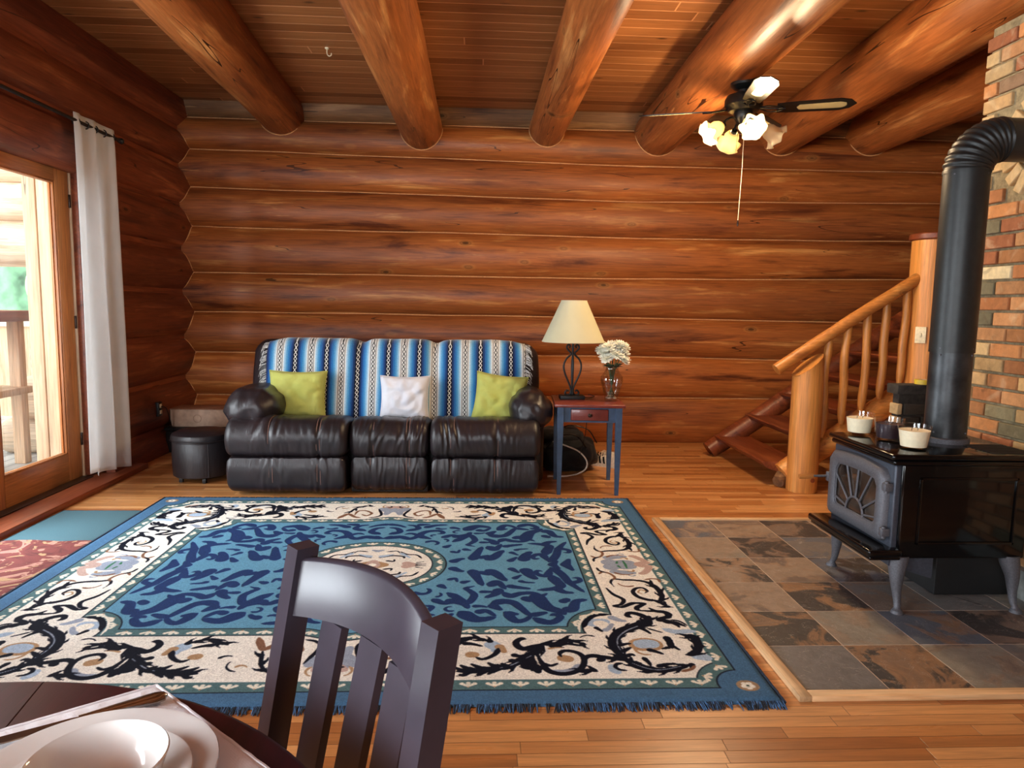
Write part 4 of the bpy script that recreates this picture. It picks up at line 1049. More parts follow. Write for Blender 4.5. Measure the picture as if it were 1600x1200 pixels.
# vase
vs = thing('glass_vase', 'clear glass vase with pebbles holding white chrysanthemums on the side table', 'vase', (.963, 4.985, .6455))
pr = [(.0, .0), (.044, .0), (.048, .004), (.050, .03), (.066, .09), (.082, .145), (.080, .175), (.058, .205), (.046, .225), (.044, .24), (.050, .258), (.047, .258), (.041, .24), (.043, .225), (.055, .203), (.076, .174), (.078, .146), (.062, .092), (.046, .032), (.043, .012), (.0, .010)]
bm = B(); lathe(bm, pr, 36); finish(bm, 'vase_glass', M['vaseglass'], vs)
bm = B(); tube(bm, [(.0485 * cos(a), .0485 * sin(a), .258) for a in [i * PI / 24 for i in range(49)]], .0028, 8); finish(bm, 'rolled_rim', M['vaseglass'], vs)
rf = random.Random(4)
for i in range(14):
    a, r = rf.uniform(0, 2 * PI), rf.uniform(.0, .032); z = .022 + .017 * (i // 6)
    bm = B(); bmesh.ops.create_icosphere(bm, subdivisions=2, radius=1.)
    s3 = (rf.uniform(.010, .016), rf.uniform(.009, .014), rf.uniform(.007, .010))
    for q in bm.verts: q.co = Vector((q.co.x * s3[0], q.co.y * s3[1], q.co.z * s3[2])) + Vector((r * cos(a), r * sin(a), z))
    pb = tag(finish(bm, 'pebble', M['stone'], None, 60, (.963, 4.985, .6455)), 'small tan pebble lying in the bottom of the clear glass vase', 'pebble', 'pebbles in the glass vase')
# flowers: each bloom with its stem is a thing of its own
def mum(r, seed):
    bm = B(); rr = random.Random(seed)
    for layer in range(6):
        n = [18, 18, 15, 12, 9, 6][layer]; el = math.radians([-14, 8, 28, 46, 64, 80][layer]); L = r * [1., 1., .95, .85, .7, .55][layer]
        for i in range(n):
            a = 2 * PI * (i + .5 * (layer % 2) + rr.uniform(-.2, .2)) / n; e = el + rr.uniform(-.12, .12)
            d = Vector((cos(a) * cos(e), sin(a) * cos(e), sin(e))); sd = Vector((-sin(a), cos(a), 0)); up = d.cross(sd) * -1
            L2 = L * rr.uniform(.85, 1.08); w = L * .13
            pts = [(0.1, .4), (.45, .9), (.8, 1.), (1., .45)]
            V = []
            for t_, ww in pts:
                c_ = d * L2 * t_ + Vector((0, 0, 1)) * (.25 * L2 * t_ * t_ * (.5 - layer * .12)) 
                V.append((bm.verts.new(c_ - sd * w * ww + up * w * .3), bm.verts.new(c_ - up * w * .15), bm.verts.new(c_ + sd * w * ww + up * w * .3)))
            for k in range(3):
                for q in (0, 1): bm.faces.new((V[k][q], V[k][q + 1], V[k + 1][q + 1], V[k + 1][q]))
    return bm
heads = [(-.055, -.01, .345, .058), (.02, -.055, .335, .060), (.075, .0, .345, .058), (.0, .015, .395, .062), (-.035, -.04, .385, .056), (.05, -.03, .395, .058), (-.075, .03, .37, .05), (.09, .04, .385, .05), (.02, .07, .37, .055), (.075, -.04, .30, .05), (-.05, -.05, .305, .048)]
for i, (x, y, z, r) in enumerate(heads):
    f = thing('chrysanthemum', 'white chrysanthemum bloom bunched in the glass vase on the side table', 'flower', (.963, 4.985, .6455), 0, 'white chrysanthemums in the vase')
    hd = Vector((x, y, z)); tl = Matrix.Translation(hd) @ Vector((x * 6, y * 6, .75)).to_track_quat('Z', 'Y').to_matrix().to_4x4()
    bm = mum(r, i)
    for q in bm.verts: q.co = tl @ q.co
    finish(bm, 'bloom', M['petal'], f, 60)
    bm = B(); tube(bm, [(x * -.25, y * -.25, .03), (x * .1, y * .1, .14), (x * .3, y * .3, .23), hd], .0028, 6, True, 4); finish(bm, 'stem', M['leaf'], f)
    for k in range(2):
        bm = B(); a = math.atan2(y, x) + (k - .5) * 1.6; b0 = Vector((x * .35, y * .35, .245)); d = Vector((cos(a), sin(a), .25 + .3 * k)); sd = Vector((-sin(a), cos(a), 0))
        V = [bm.verts.new(b0), bm.verts.new(b0 + d * .025 + sd * .016), bm.verts.new(b0 + d * .06 + sd * .004 + Vector((0, 0, -.008))), bm.verts.new(b0 + d * .025 - sd * .016)]
        bm.faces.new(V); finish(bm, 'leaf', M['leaf'], f)

# bag, cable and shoes under the table
o = thing('duffel_bag', 'black duffel bag slumped on the floor behind the side table', 'bag', (.755, 5.60, 0))
def bagd(p, n_): return .03 * noise.noise(Vector((p.x * 9, p.y * 9, p.z * 9))) + .012 * noise.noise(Vector((p.x * 26, p.y * 20, p.z * 20)))
bm = B(); puff(bm, (-.02, .02, .125), (.46, .34, .25), .11, 16, .02, bagd)
for v in bm.verts: v.co.z = max(.002, v.co.z)
finish(bm, 'bag_body', M['blacknyl'], o, 70)
bm = B(); puff(bm, (-.08, .04, .26), (.34, .22, .12), .05, 10, .02, bagd); finish(bm, 'top_flap', M['blacknyl'], o, 70)
bm = B(); tube(bm, [(-.2, -.12, .2), (-.12, -.17, .30), (.02, -.18, .31), (.12, -.13, .2)], .011, 8, True, 6, .5); finish(bm, 'strap', M['black'], o)
bm = B(); tube(bm, [(-.1, .1, .3), (.0, .0, .36), (.14, -.02, .33), (.22, .0, .22)], .01, 8, True, 6, .5); finish(bm, 'strap', M['black'], o)
o = thing('cable', 'pale looped cable lying over the black bag', 'cable', (.70, 5.40, 0))
bm = B(); tube(bm, [(-.10, .06, .255), (.0, -.02, .235), (.10, -.02, .19), (.16, -.03, .12), (.15, -.05, .06), (.08, -.06, .02), (-.02, -.07, .006), (-.13, -.07, .006)], .0062, 8, True, 6); finish(bm, 'cable_run', M['white_rub'], o)
bm = B(); box(bm, -.15, -.125, -.078, -.062, 0, .014, .002); finish(bm, 'plug', M['white_rub'], o)
def shoe(loc, rz, label):
    o = thing('sneaker', label, 'shoe', loc, rz, None)
    bm = B(); R_ = []
    for x, w, z0, z1 in ((-.14, .020, .01, .03), (-.13, .034, .002, .034), (-.06, .036, 0, .03), (.02, .040, 0, .028), (.09, .044, 0, .026), (.135, .034, .004, .03), (.15, .014, .012, .03)):
        R_.append([(x, -w, z0), (x, w, z0), (x, w, z1), (x, -w, z1)])
    loft(bm, R_); finish(bm, 'sole', M['white_rub'], o)
    bm = B(); R_ = []
    for x, w, h in ((-.138, .016, .085), (-.125, .032, .115), (-.07, .036, .105), (-.01, .038, .092), (.05, .040, .066), (.10, .038, .052), (.138, .024, .042), (.146, .006, .034)):
        R_.append([(x, w * cos(a), .026 + (h - .026) * sin(a) ** .8) for a in [k * PI / 12 for k in range(13)]])
    loft(bm, R_); finish(bm, 'upper', M['white_rub'], o)
    for k in range(3):
        x = -.045 + k * .036
        for s in (-1, 1):
            bm = B(); grid(bm, 1, 5, lambda u, v, x=x, s=s: (x + .017 * u + .016 * v, s * (.0415 - .014 * v * v), .03 + .055 * v))
            finish(bm, 'stripe', M['black'], o)
    for k in range(4):
        bm = B(); tube(bm, [(.0 + .022 * k, -.018, .094 - .011 * k), (.005 + .022 * k, 0, .103 - .011 * k), (.0 + .022 * k, .018, .094 - .011 * k)], .003, 5)
        finish(bm, 'lace', M['white_rub'], o)
shoe((1.05, 5.72, .0), 2.5, 'black and white striped sneaker standing on the floor beside the bag')
shoe((1.09, 5.86, .0), 2.0, 'black and white sneaker behind the other one, closest to the log wall')
# ------------------------------------------------------------------ brick chimney
ch = thing('brick_chimney', 'red and tan brick chimney behind the wood stove', 'chimney', (2.55, 2.3, 0))
CY1 = 3.585 - 2.3
bm = B(); box(bm, .012, .42, .0, CY1 - .012, -.02, 2.725); box(bm, .421, .75, .0, CY1 - .012, -.02, CEIL); finish(bm, 'mortar_core', M['mortar'], ch)
bm = B('tint')
pal = [((186, 128, 80), 5), ((176, 116, 72), 4), ((200, 146, 98), 4), ((204, 168, 116), 1.4), ((222, 206, 166), .8), ((132, 106, 82), .7), ((134, 124, 94), .35), ((168, 104, 68), 2)]
tot = sum(w for _, w in pal)
def pick():
    q = rnd.random() * tot
    for c, w in pal:
        q -= w
        if q <= 0: return c
    return pal[0][0]
def brick(M4, l, h, d):
    vs = box(bm, -d, 0, -l / 2, l / 2, -h / 2, h / 2, .004, 1, M4)
    c = pick(); k = rnd.uniform(.88, 1.1); paint(bm, vs, rgb(*[min(255, v * k) for v in c]))
ROW, LB, HB = .0755, .192, .0625
TC = Vector((3.175 - 2.3, 2.10))
for r in range(38):
    z = .04 + ROW * (r + .5)
    y1 = CY1
    first = True
    while y1 > .02:
        L = LB if not (first and r % 2) else LB * .47
        y0 = max(0., y1 - L); first = False
        c = Vector(((y0 + y1) / 2, z))
        if (c - TC).length > .275 and z < 2.69:
            M4 = Matrix.Translation((rnd.uniform(-.003, .003) + .10, (y0 + y1) / 2, z))
            vs = box(bm, -.10 - .006, 0, -(y1 - y0) / 2, (y1 - y0) / 2, -HB / 2, HB / 2, .004, 1, M4)
            cc = pick() if not (first is False and y1 == CY1 and rnd.random() < .55) else rnd.choice([(196, 160, 112), (120, 114, 90), (206, 176, 128)])
            k = rnd.uniform(.88, 1.1); paint(bm, vs, rgb(*[min(255, q * k) for q in cc]))
        y1 = y0 - .0115
for i in range(18):      # ring of bricks round the flue opening
    a = 2 * PI * i / 18
    M4 = Matrix.Translation((.10, TC.x + .195 * cos(a), TC.y + .195 * sin(a))) @ Matrix.Rotation(a, 4, 'X')
    vs = box(bm, -.112, 0, -.052, .052, -.027, .027, .004, 1, M4)
    cc = rnd.choice([(196, 150, 100), (206, 176, 128), (184, 120, 76)]); paint(bm, vs, rgb(*cc))
for r in range(38):      # far side face of the chimney
    z = .04 + ROW * (r + .5)
    for k in range(3):
        M4 = Matrix.Translation((.20 + k * .203 + (.1 if r % 2 else 0), CY1 - .05, z))
        if z > 2.69: continue
        vs = box(bm, -.096, .096, -.05, .05, -HB / 2, HB / 2, .004, 1, M4); paint(bm, vs, rgb(*pick()))
o = finish(bm, 'brickwork', M['brick'], ch)
bm = B(); box(bm, -.05, .012, .0, CY1, 0, .145, .004); finish(bm, 'cement_base', M['cement'], ch)
bm = B(); lathe(bm, [(.100, 0), (.125, 0), (.125, .008), (.100, .012), (.100, 0)], 32, Matrix.Translation((-.008, TC.x, TC.y)) @ Matrix.Rotation(-PI / 2, 4, 'Y')); finish(bm, 'flue_collar', M['iron'], ch)
# low masonry block beside it: dark bricks, a few tan end bricks
mb = thing('brick_ledge', 'soot dark low brick ledge between the stove pipe and the stairs', 'brick ledge', (2.415, 3.9, 0))
bm = B(); box(bm, .012, .65, .012, .07, 0, .85); finish(bm, 'mortar_core', M['soot'], mb)
bm = B('tint')
for r in range(11):
    z = .04 + ROW * (r + .5); x = 0.
    k = 0
    while x < .62:
        L = .030 if not k else (LB if (k > 1 or r % 2) else LB * .5)
        if z < .83:
            vs = box(bm, x, min(.66, x + L), .0, .08, z - HB / 2, z + HB / 2, .004, 1)
            c = (54, 46, 36) if k or r > 9 or r < 7 else [(188, 156, 110), (172, 140, 96), (150, 120, 84)][r % 3]; f_ = rnd.uniform(.85, 1.15); paint(bm, vs, rgb(*[q * f_ for q in c]))
        x += L + .0115; k += 1
finish(bm, 'brickwork', M['brick'], mb)
bm = B(); box(bm, -.012, .66, -.012, .10, .845, .90, .006); finish(bm, 'ledge_slab', M['soot'], mb)
o = thing('tape_roll', 'small yellow tape roll lying on the dark masonry ledge', 'tape', (2.585, 3.945, .9005))
bm = B(); lathe(bm, [(.024, 0), (.046, 0), (.046, .026), (.024, .026), (.024, 0)], 24); finish(bm, 'tape', M['yellow'], o)
bm = B(); lathe(bm, [(.020, 0), (.024, 0), (.024, .027), (.020, .027), (.020, 0)], 24); finish(bm, 'core', M['beige'], o)

# ------------------------------------------------------------------ wood stove
sv = thing('wood_stove', 'black enamel wood stove with a sunburst glass door', 'stove', (2.10, 3.135, .0128))
Z0 = -.0125
def sbox(nm, mat, *a, bev=.005, par=sv, seg=3):
    bm = B(); box(bm, *a, bev, seg); return finish(bm, nm, mat, par)
sbox('firebox', M['enamel'], -.275, .30, -.268, .268, .235, .655, bev=.012)
sbox('front_panel', M['stovegrey'], -.302, -.27, -.255, .262, .245, .645, bev=.008)
tp = sbox('top_plate', M['enamel'], -.335, .345, -.285, .275, .672, .698, bev=.011)
sbox('top_rim', M['enamel'], -.322, .335, -.276, .266, .648, .671, bev=.009)
for i in range(9):
    bm = B(); box(bm, .12, .32, -.25 + i * .024, -.238 + i * .024, .6975, .7005, .001, 1); finish(bm, 'vent_slot', M['dark'], tp)
bm = B()   # raised side panel frame
for a in ((-.20, .24, .30, .312), (-.20, .24, .585, .597), (-.20, -.188, .30, .597), (.228, .24, .30, .597)): box(bm, a[0], a[1], -.274, -.266, a[2], a[3], .003, 2)
finish(bm, 'side_moulding', M['enamel'], sv)
# door: arched cast frame, glass and sunburst ribs (faces -x)
DY0, DY1, DZ0, DZ1 = -.225, .255, .295, .612
def arch(y, sh=0.): return DZ1 + .022 * (1 - ((y - .015) / .24) ** 2) - sh
def door_outline(ins, n=16):
    y0, y1, z0 = DY0 + ins, DY1 - ins, DZ0 + ins
    r = .03; pts = []
    for cx_, cz_, a0 in ((y0 + r, z0 + r, PI), (y1 - r, z0 + r, 1.5 * PI)):
        for k in range(5):
            a = a0 + k * PI / 8; pts.append((cx_ + r * cos(a), cz_ + r * sin(a)))
    for k in range(n + 1):
        y = lerp(y1, y0, k / n); e = min(y - y0, y1 - y); cut = (r - math.sqrt(max(0, r * r - (r - e) ** 2))) if e < r else 0
        pts.append((y, arch(y, ins) - cut))
    return pts
bm = B()
A_, I_ = door_outline(0.), door_outline(.062)
rings = [[(-.302, p[0], p[1]) for p in A_], [(-.322, p[0], p[1]) for p in door_outline(.002)], [(-.334, p[0], p[1]) for p in door_outline(.012)], [(-.336, p[0], p[1]) for p in door_outline(.050)], [(-.328, p[0], p[1]) for p in I_], [(-.312, p[0], p[1]) for p in I_]]
loft(bm, rings, True, False); dr = finish(bm, 'door', M['castiron'], sv, 50)
bm = B(); f = [bm.verts.new((-.316, p[0], p[1])) for p in door_outline(.058)]; bm.faces.new(f); f2 = [bm.verts.new((-.312, p[0], p[1])) for p in door_outline(.058)]; bm.faces.new(f2[::-1]); finish(bm, 'window', M['soot_glass'], dr)
bm = B(); yc, zc = .015, DZ0 + .062
def rib(p, q): tube(bm, [(-.322, *p), (-.322, *q)], .0052, 6)
r0 = .075
for a in (12, 40, 68, 95, 122, 148, 170):
    a = math.radians(a); d = (cos(a), sin(a)); L = r0
    while True:
        y, z = yc + d[0] * L, zc + d[1] * L
        if y < DY0 + .062 or y > DY1 - .062 or z > arch(y, .064) or L > .4: break
        L += .004
    rib((yc + d[0] * r0, zc + d[1] * r0), (yc + d[0] * L, zc + d[1] * L))
tube(bm, [(-.322, yc + r0 * cos(a), zc + r0 * sin(a)) for a in [k * PI / 16 for k in range(17)]], .0055, 6)
I2 = door_outline(.064); tube(bm, [(-.322, *p) for p in I2 + [I2[0]]], .0035, 6)
finish(bm, 'sunburst_ribs', M['castiron'], dr)
for z in (.345, .545):
    bm = B(); box(bm, -.338, -.30, DY0 - .022, DY0 + .008, z - .018, z + .018, .005, 2); lathe(bm, [(0, z - .026), (.009, z - .026), (.009, z + .026), (0, z + .026)], 12, None, -.326, DY0 - .012)
    finish(bm, 'hinge', M['castiron'], dr)
bm = B(); box(bm, -.334, -.306, DY1 - .004, DY1 + .022, .448, .496, .004); tube(bm, [(-.322, DY1 + .012, .474), (-.37, DY1 + .016, .472), (-.41, DY1 + .02, .470)], .006, 8)
hd = finish(bm, 'latch', M['castiron'], dr)
bm = B(); tube(bm, [(-.40, DY1 + .02, .470), (-.42, DY1 + .02, .470), (-.47, DY1 + .024, .466)], [.010, .015, .012], 12); finish(bm, 'latch_grip', M['pine_x'], hd)
# ash lip
sbox('ash_lip', M['enamel'], -.42, -.27, -.30, .265, .252, .284, bev=.010)
sbox('ash_lip_edge', M['enamel'], -.408, -.27, -.288, .255, .236, .2515, bev=.006)
bm = B(); hull(bm, [(-.30, -.25, .20), (-.10, -.25, .14), (-.10, .25, .14), (-.30, .25, .20)], [(-.30, -.25, .236), (-.10, -.25, .236), (-.10, .25, .236), (-.30, .25, .236)]); finish(bm, 'ash_pan', M['stovegrey'], sv)
# cabriole legs
for sx in (-1, 1):
    for sy in (-1, 1):
        bm = B(); P = [(.250, .238, .245, .060), (.255, .243, .205, .056), (.262, .255, .15, .040), (.262, .262, .09, .027), (.262, .272, .045, .021), (.266, .282, .022, .020), (.268, .286, .013, .030), (.268, .286, .004, .036), (.268, .286, .0, .036)]
        C2 = catmull([(a, b_, c_) for a, b_, c_, _ in P], 3); W = []
        for k in range(len(C2)):
            q = k / 3; i = min(int(q), len(P) - 2); W.append(lerp(P[i][3], P[i + 1][3], q - i))
        loft(bm, [[(sx * (p.x - .0) + w * .72 * cos(2 * PI * j / 14), sy * p.y + w * .72 * sin(2 * PI * j / 14), p.z) for j in range(14)] for p, w in zip(C2, W)])
        lg = finish(bm, 'leg', M['castiron'], sv, 60)
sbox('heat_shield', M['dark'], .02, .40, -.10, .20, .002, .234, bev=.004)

# candles
def candle(loc, wax, rt, rb, h, fill, label):
    o = thing('candle', label, 'candle', loc)
    bm = B(); lathe(bm, [(0, 0), (rb, 0), (rb + .002, .004), (rt, h), (rt - .003, h), (rb - .003, .012), (0, .012)], 36); finish(bm, 'glass_cup', M['glass'], o)
    r1 = lerp(rb, rt, fill) - .0045
    bm = B(); lathe(bm, [(0, .0125), (rb - .004, .0125), (r1, h * fill), (r1 * .9, h * fill - .002), (0, h * fill - .003)], 36); wx = finish(bm, 'wax', wax, o)
    for x in (-.014, .014):
        bm = B(); tube(bm, [(x, 0, h * fill - .004), (x + .002, 0, h * fill + .010)], .0013, 5); finish(bm, 'wick', M['black'], wx)
    return o
CZ = .7115
candle((1.885, 3.345, CZ), M['wax'], .067, .055, .108, .76, 'cream candle in a glass cup nearest the pine newel post')
candle((1.945, 3.195, CZ), M['wax2'], .066, .054, .104, .76, 'dark plum candle in a glass cup between the two cream ones')
candle((1.935, 2.985, CZ), M['wax'], .070, .056, .106, .80, 'cream candle in a glass cup right beside the foot of the stove pipe')

# stove pipe
PX, PY = 2.205, 3.175
sp = thing('stove_pipe', 'black stove pipe rising from the stove and bending into the bricks', 'stove pipe', (PX, PY, .7112))
R0 = .091
bm = B(); lathe(bm, [(R0 + .012, 0), (R0 + .012, .022), (R0 + .002, .026), (R0 + .002, .0), (R0 + .012, 0)], 40); finish(bm, 'collar', M['castiron'], sp)
bm = B(); lathe(bm, [(R0 - .002, .0), (R0 - .002, .425), (R0 - .006, .425), (R0 - .006, 0), (R0 - .002, 0)], 40); finish(bm, 'lower_pipe', M['pipe2'], sp)
bm = B(); lathe(bm, [(R0 + .003, .42), (R0 + .003, 1.235), (R0 - .003, 1.235), (R0 - .003, .42), (R0 + .003, .42)], 40); finish(bm, 'upper_pipe', M['pipe'], sp)
bm = B(); rings = []; RC = .155; zb = 1.228
for i in range(61):
    a = i / 60 * PI / 2; c = Vector((RC - RC * cos(a), 0, zb + RC * sin(a))); d1 = Vector((-cos(a), 0, sin(a)))
    rr = R0 + .006 + (.0045 * sin(i / 60 * PI * 2 * 11) if 3 < i < 57 else 0)
    rings.append([c + d1 * rr * cos(2 * PI * j / 40) + Vector((0, 1, 0)) * rr * sin(2 * PI * j / 40) for j in range(40)])
loft(bm, rings, True, False); finish(bm, 'elbow', M['pipe'], sp, 70)
bm = B(); lathe(bm, [(R0 + .004, 0), (R0 + .004, .186), (R0 - .002, .186), (R0 - .002, 0), (R0 + .004, 0)], 40, Matrix.Translation((RC - .004, 0, zb + RC)) @ Matrix.Rotation(PI / 2, 4, 'Y')); finish(bm, 'horizontal_pipe', M['pipe'], sp)
for z in (.05, .41, .44, 1.22):
    for a in (3.6, 5.2):
        bm = B(); lathe(bm, [(0, 0), (.005, 0), (.004, .004), (0, .005)], 10, Matrix.Translation(((R0 - .001) * cos(a), (R0 - .001) * sin(a), z)) @ Matrix.Rotation(a, 4, 'Z') @ Matrix.Rotation(PI / 2, 4, 'Y'))
        finish(bm, 'screw', M['castiron'], sp)

# ------------------------------------------------------------------ stairs
stc = thing('log_staircase', 'log staircase with peeled pine railing rising along the back wall', 'staircase', (2.20, 4.95, 0))
SL_ = .70
def sx_(x): return x - 2.20
for y, x0, z0, r, mt in ((.10, 2.28, .10, .085, M['pine_x']), (1.22, 2.10, .04, .085, M['tread'])):
    bm = B(); n = 24
    tube(bm, [(sx_(x0 + 2.35 * i / n) , y + .01 * noise.noise(Vector((i * .4, y, 0))), z0 + SL_ * 2.35 * i / n) for i in range(n + 1)], lambda t_: r * (1 + .05 * noise.noise(Vector((t_ * 6, y * 3, 1)))), 18)
    for v in bm.verts: v.co.z = max(v.co.z, .0)
    finish(bm, 'stringer', mt, stc)
for k in range(8):
    z = .185 + .196 * k; x = 2.30 + .28 * k
    bm = B(); n = 14; rings = []
    for i in range(2, n + 1):
        y = lerp(.13, 1.25, (i - 2) / (n - 2)); w = .155 + .006 * noise.noise(Vector((y * 3, k, 0)))
        rings.append([(sx_(x) + w * cos(a), y, z + (0.0 if 0 <= a <= PI + .01 else .075 * sin(a)) - (.008 if a in (0, PI) else 0)) for a in [0] + [PI * .0 + j * PI / 10 for j in range(1, 10)] + [PI] + [PI + j * PI / 12 for j in range(1, 12)]])
    loft(bm, rings); finish(bm, 'tread', M['tread'], stc)
# bottom newel: leaning cut under the rail
bm = B(); n = 20
def newel_top(a): return .93 + .085 * cos(a) * 1.05
rings = []
for z in (0, .012, .2, .4, .6, .75, .85):
    r = .108 + .004 * noise.noise(Vector((z * 5, 0, 0))) - (.004 if z == 0 else 0)
    rings.append([(.185 + r * cos(2 * PI * j / n), r * sin(2 * PI * j / n), z) for j in range(n)])
rings.append([(.175 + .104 * cos(2 * PI * j / n), .104 * sin(2 * PI * j / n), .925 + .085 * cos(2 * PI * j / n)) for j in range(n)])
loft(bm, rings); nw = finish(bm, 'newel_post', M['pine'], stc, 50)
bm = B(); lathe(bm, [(0, 0), (.017, 0), (.016, .004), (0, .004)], 18, Matrix.Translation((.185 + .03, -.1045, .10)) @ Matrix.Rotation(PI / 2, 4, 'X')); finish(bm, 'wood_plug', M['tread'], nw)
bm = B(); tube(bm, [(.045, .08, .045), (.10, .12, .07)], [.045, .06], 14, True)
for v in bm.verts: v.co.z = max(v.co.z, 0)
finish(bm, 'stringer_end', M['plate_log'], stc)
# handrail
bm = B(); n = 30
tube(bm, [(lerp(-.055, 1.02, i / n), -.005 + .008 * noise.noise(Vector((i * .25, 3, 0))), lerp(.888, 1.605, i / n) + .010 * sin(i / n * PI)) for i in range(n + 1)], lambda t_: .043 * (1 + .06 * noise.noise(Vector((t_ * 7, 1, 1)))), 18)
finish(bm, 'handrail', M['pine_x'], stc, 50)
for i, x in enumerate((.322, .468, .603, .738, .880)):
    zb_, zt = .09 + SL_ * (x + .0) + .075, .888 + .667 * (x + .055)
    bm = B(); s = i * 3.7; n = 16
    tube(bm, [(x + .022 * noise.noise(Vector((q / n * 2.4, s, 0))) - (.012 if i == 1 else 0) * sin(q / n * PI), .03 * (1 - q / n) + .01 * noise.noise(Vector((q / n * 2.4, s, 5))), lerp(zb_, zt, q / n)) for q in range(n + 1)],
         lambda t_: .029 * clamp(.55 + min(t_, 1 - t_) * 5, .55, 1) * (1 + .08 * noise.noise(Vector((t_ * 5, s, 2)))), 14)
    finish(bm, 'baluster', M['pine'], stc, 50)
# top newel
po = thing('log_post', 'tall pale pine post with a red brown cap at the head of the stair rail', 'post', (3.265, 4.97, 0))
bm = B(); rings = []
for z in [i * .183 for i in range(11)]:
    rings.append([((.150 + .004 * noise.noise(Vector((z * 3, j, 0)))) * cos(2 * PI * j / 28), .15 * sin(2 * PI * j / 28), min(z, 1.825)) for j in range(28)])
loft(bm, rings); finish(bm, 'shaft', M['pine'], po, 50)
bm = B(); lathe(bm, [(0, 1.826), (.158, 1.826), (.168, 1.834), (.168, 1.866), (.158, 1.874), (0, 1.874)], 36); finish(bm, 'cap', M['tread'], po)
for (x, y, rz, z, lb) in ((-.118, -.098, -.88 , 1.155, 'almond light switch plate lower on the tall pine post, next to the railing'), (-.010, -.152, .0, 1.335, 'almond switch plate higher on the tall pine post, next to the stove pipe')):
    o = thing('switch_plate', lb, 'light switch', (3.265 + x, 4.97 + y, z), rz)
    bm = B(); box(bm, -.036, .036, -.008, .012, -.058, .058, .003); finish(bm, 'plate', M['plastic_w'], o)
    bm = B(); box(bm, -.008, .008, -.018, -.006, -.014, .014, .003); finish(bm, 'toggle', M['plastic_w'], o)
# ------------------------------------------------------------------ ceiling fan
FX, FY, FZ = 1.665, 4.55, 2.745
fan = thing('ceiling_fan', 'black ceiling fan with cane blades and four tulip lamps under the log beam', 'ceiling fan', (FX, FY, FZ))
M['fan'] = plain('fan_black_metal', rgb(24, 26, 25), .35, .4)
t = NT('fan_cane'); v = t.obj(); w1 = t.n('TexChecker', {'Vector': t.mapping(v, (1, 1, 1), (0, 0, 0), (0, 0, .78)), 'Scale': 160., 'Color1': rgb(196, 178, 128), 'Color2': rgb(84, 74, 52)}).outputs[0]
t.bsdf(Base_Color=w1, Roughness=.7); M['cane'] = t.m
bm = B(); lathe(bm, [(0, .03), (.085, .03), (.088, .0), (.085, -.03), (.06, -.05), (.04, -.055), (.04, -.09), (0, -.09)], 36); finish(bm, 'canopy', M['fan'], fan)
bm = B(); lathe(bm, [(0, -.075), (.06, -.075), (.105, -.09), (.118, -.115), (.118, -.15), (.105, -.165), (.09, -.185), (.06, -.19), (0, -.19)], 40); finish(bm, 'motor_housing', M['fan'], fan)
bm = B(); lathe(bm, [(0, -.185), (.055, -.185), (.06, -.20), (.05, -.235), (.035, -.26), (.03, -.285), (0, -.29)], 30); finish(bm, 'light_fitter', M['fan'], fan)
for a in (-20, 50, 161, 262):
    Rz = Matrix.Rotation(math.radians(a), 4, 'Z') @ Matrix.Translation((0, 0, -.175)) @ Matrix.Rotation(math.radians(-13), 4, 'X')
    def outl(ins):
        return [(.20 + ins, -.052 + ins), (.30, -.062 + ins), (.56 - ins, -.070 + ins), (.62 - ins, -.050 + ins * .6), (.655 - ins * 1.3, 0), (.62 - ins, .050 - ins * .6), (.56 - ins, .070 - ins), (.30, .062 - ins), (.20 + ins, .052 - ins)]
    bm = B(); o2 = outl(0); hull(bm, [Rz @ Vector((x, y, -.003)) for x, y in o2], [Rz @ Vector((x, y, .003)) for x, y in o2]); bd_ = finish(bm, 'blade', M['fan'], fan)
    bm = B(); q = [(.33, -.030), (.57, -.036), (.595, -.02), (.60, 0), (.595, .02), (.57, .036), (.33, .030), (.315, 0)]
    hull(bm, [Rz @ Vector((x, y, -.0042)) for x, y in q], [Rz @ Vector((x, y, .0042)) for x, y in q]); finish(bm, 'cane_insert', M['cane'], bd_)
    for s in (-1, 1):
        bm = B(); tube(bm, [Rz @ Vector(p) for p in ((.10, s * .012, .006), (.15, s * .034, -.002), (.20, s * .030, -.006), (.235, s * .014, -.006), (.215, s * .004, -.006))], .0045, 6, True, 4); finish(bm, 'blade_scroll', M['fan'], bd_)
    bm = B(); tube(bm, [Rz @ Vector((.09, 0, .006)), Rz @ Vector((.25, 0, -.006))], .0055, 8); finish(bm, 'blade_iron', M['fan'], bd_)
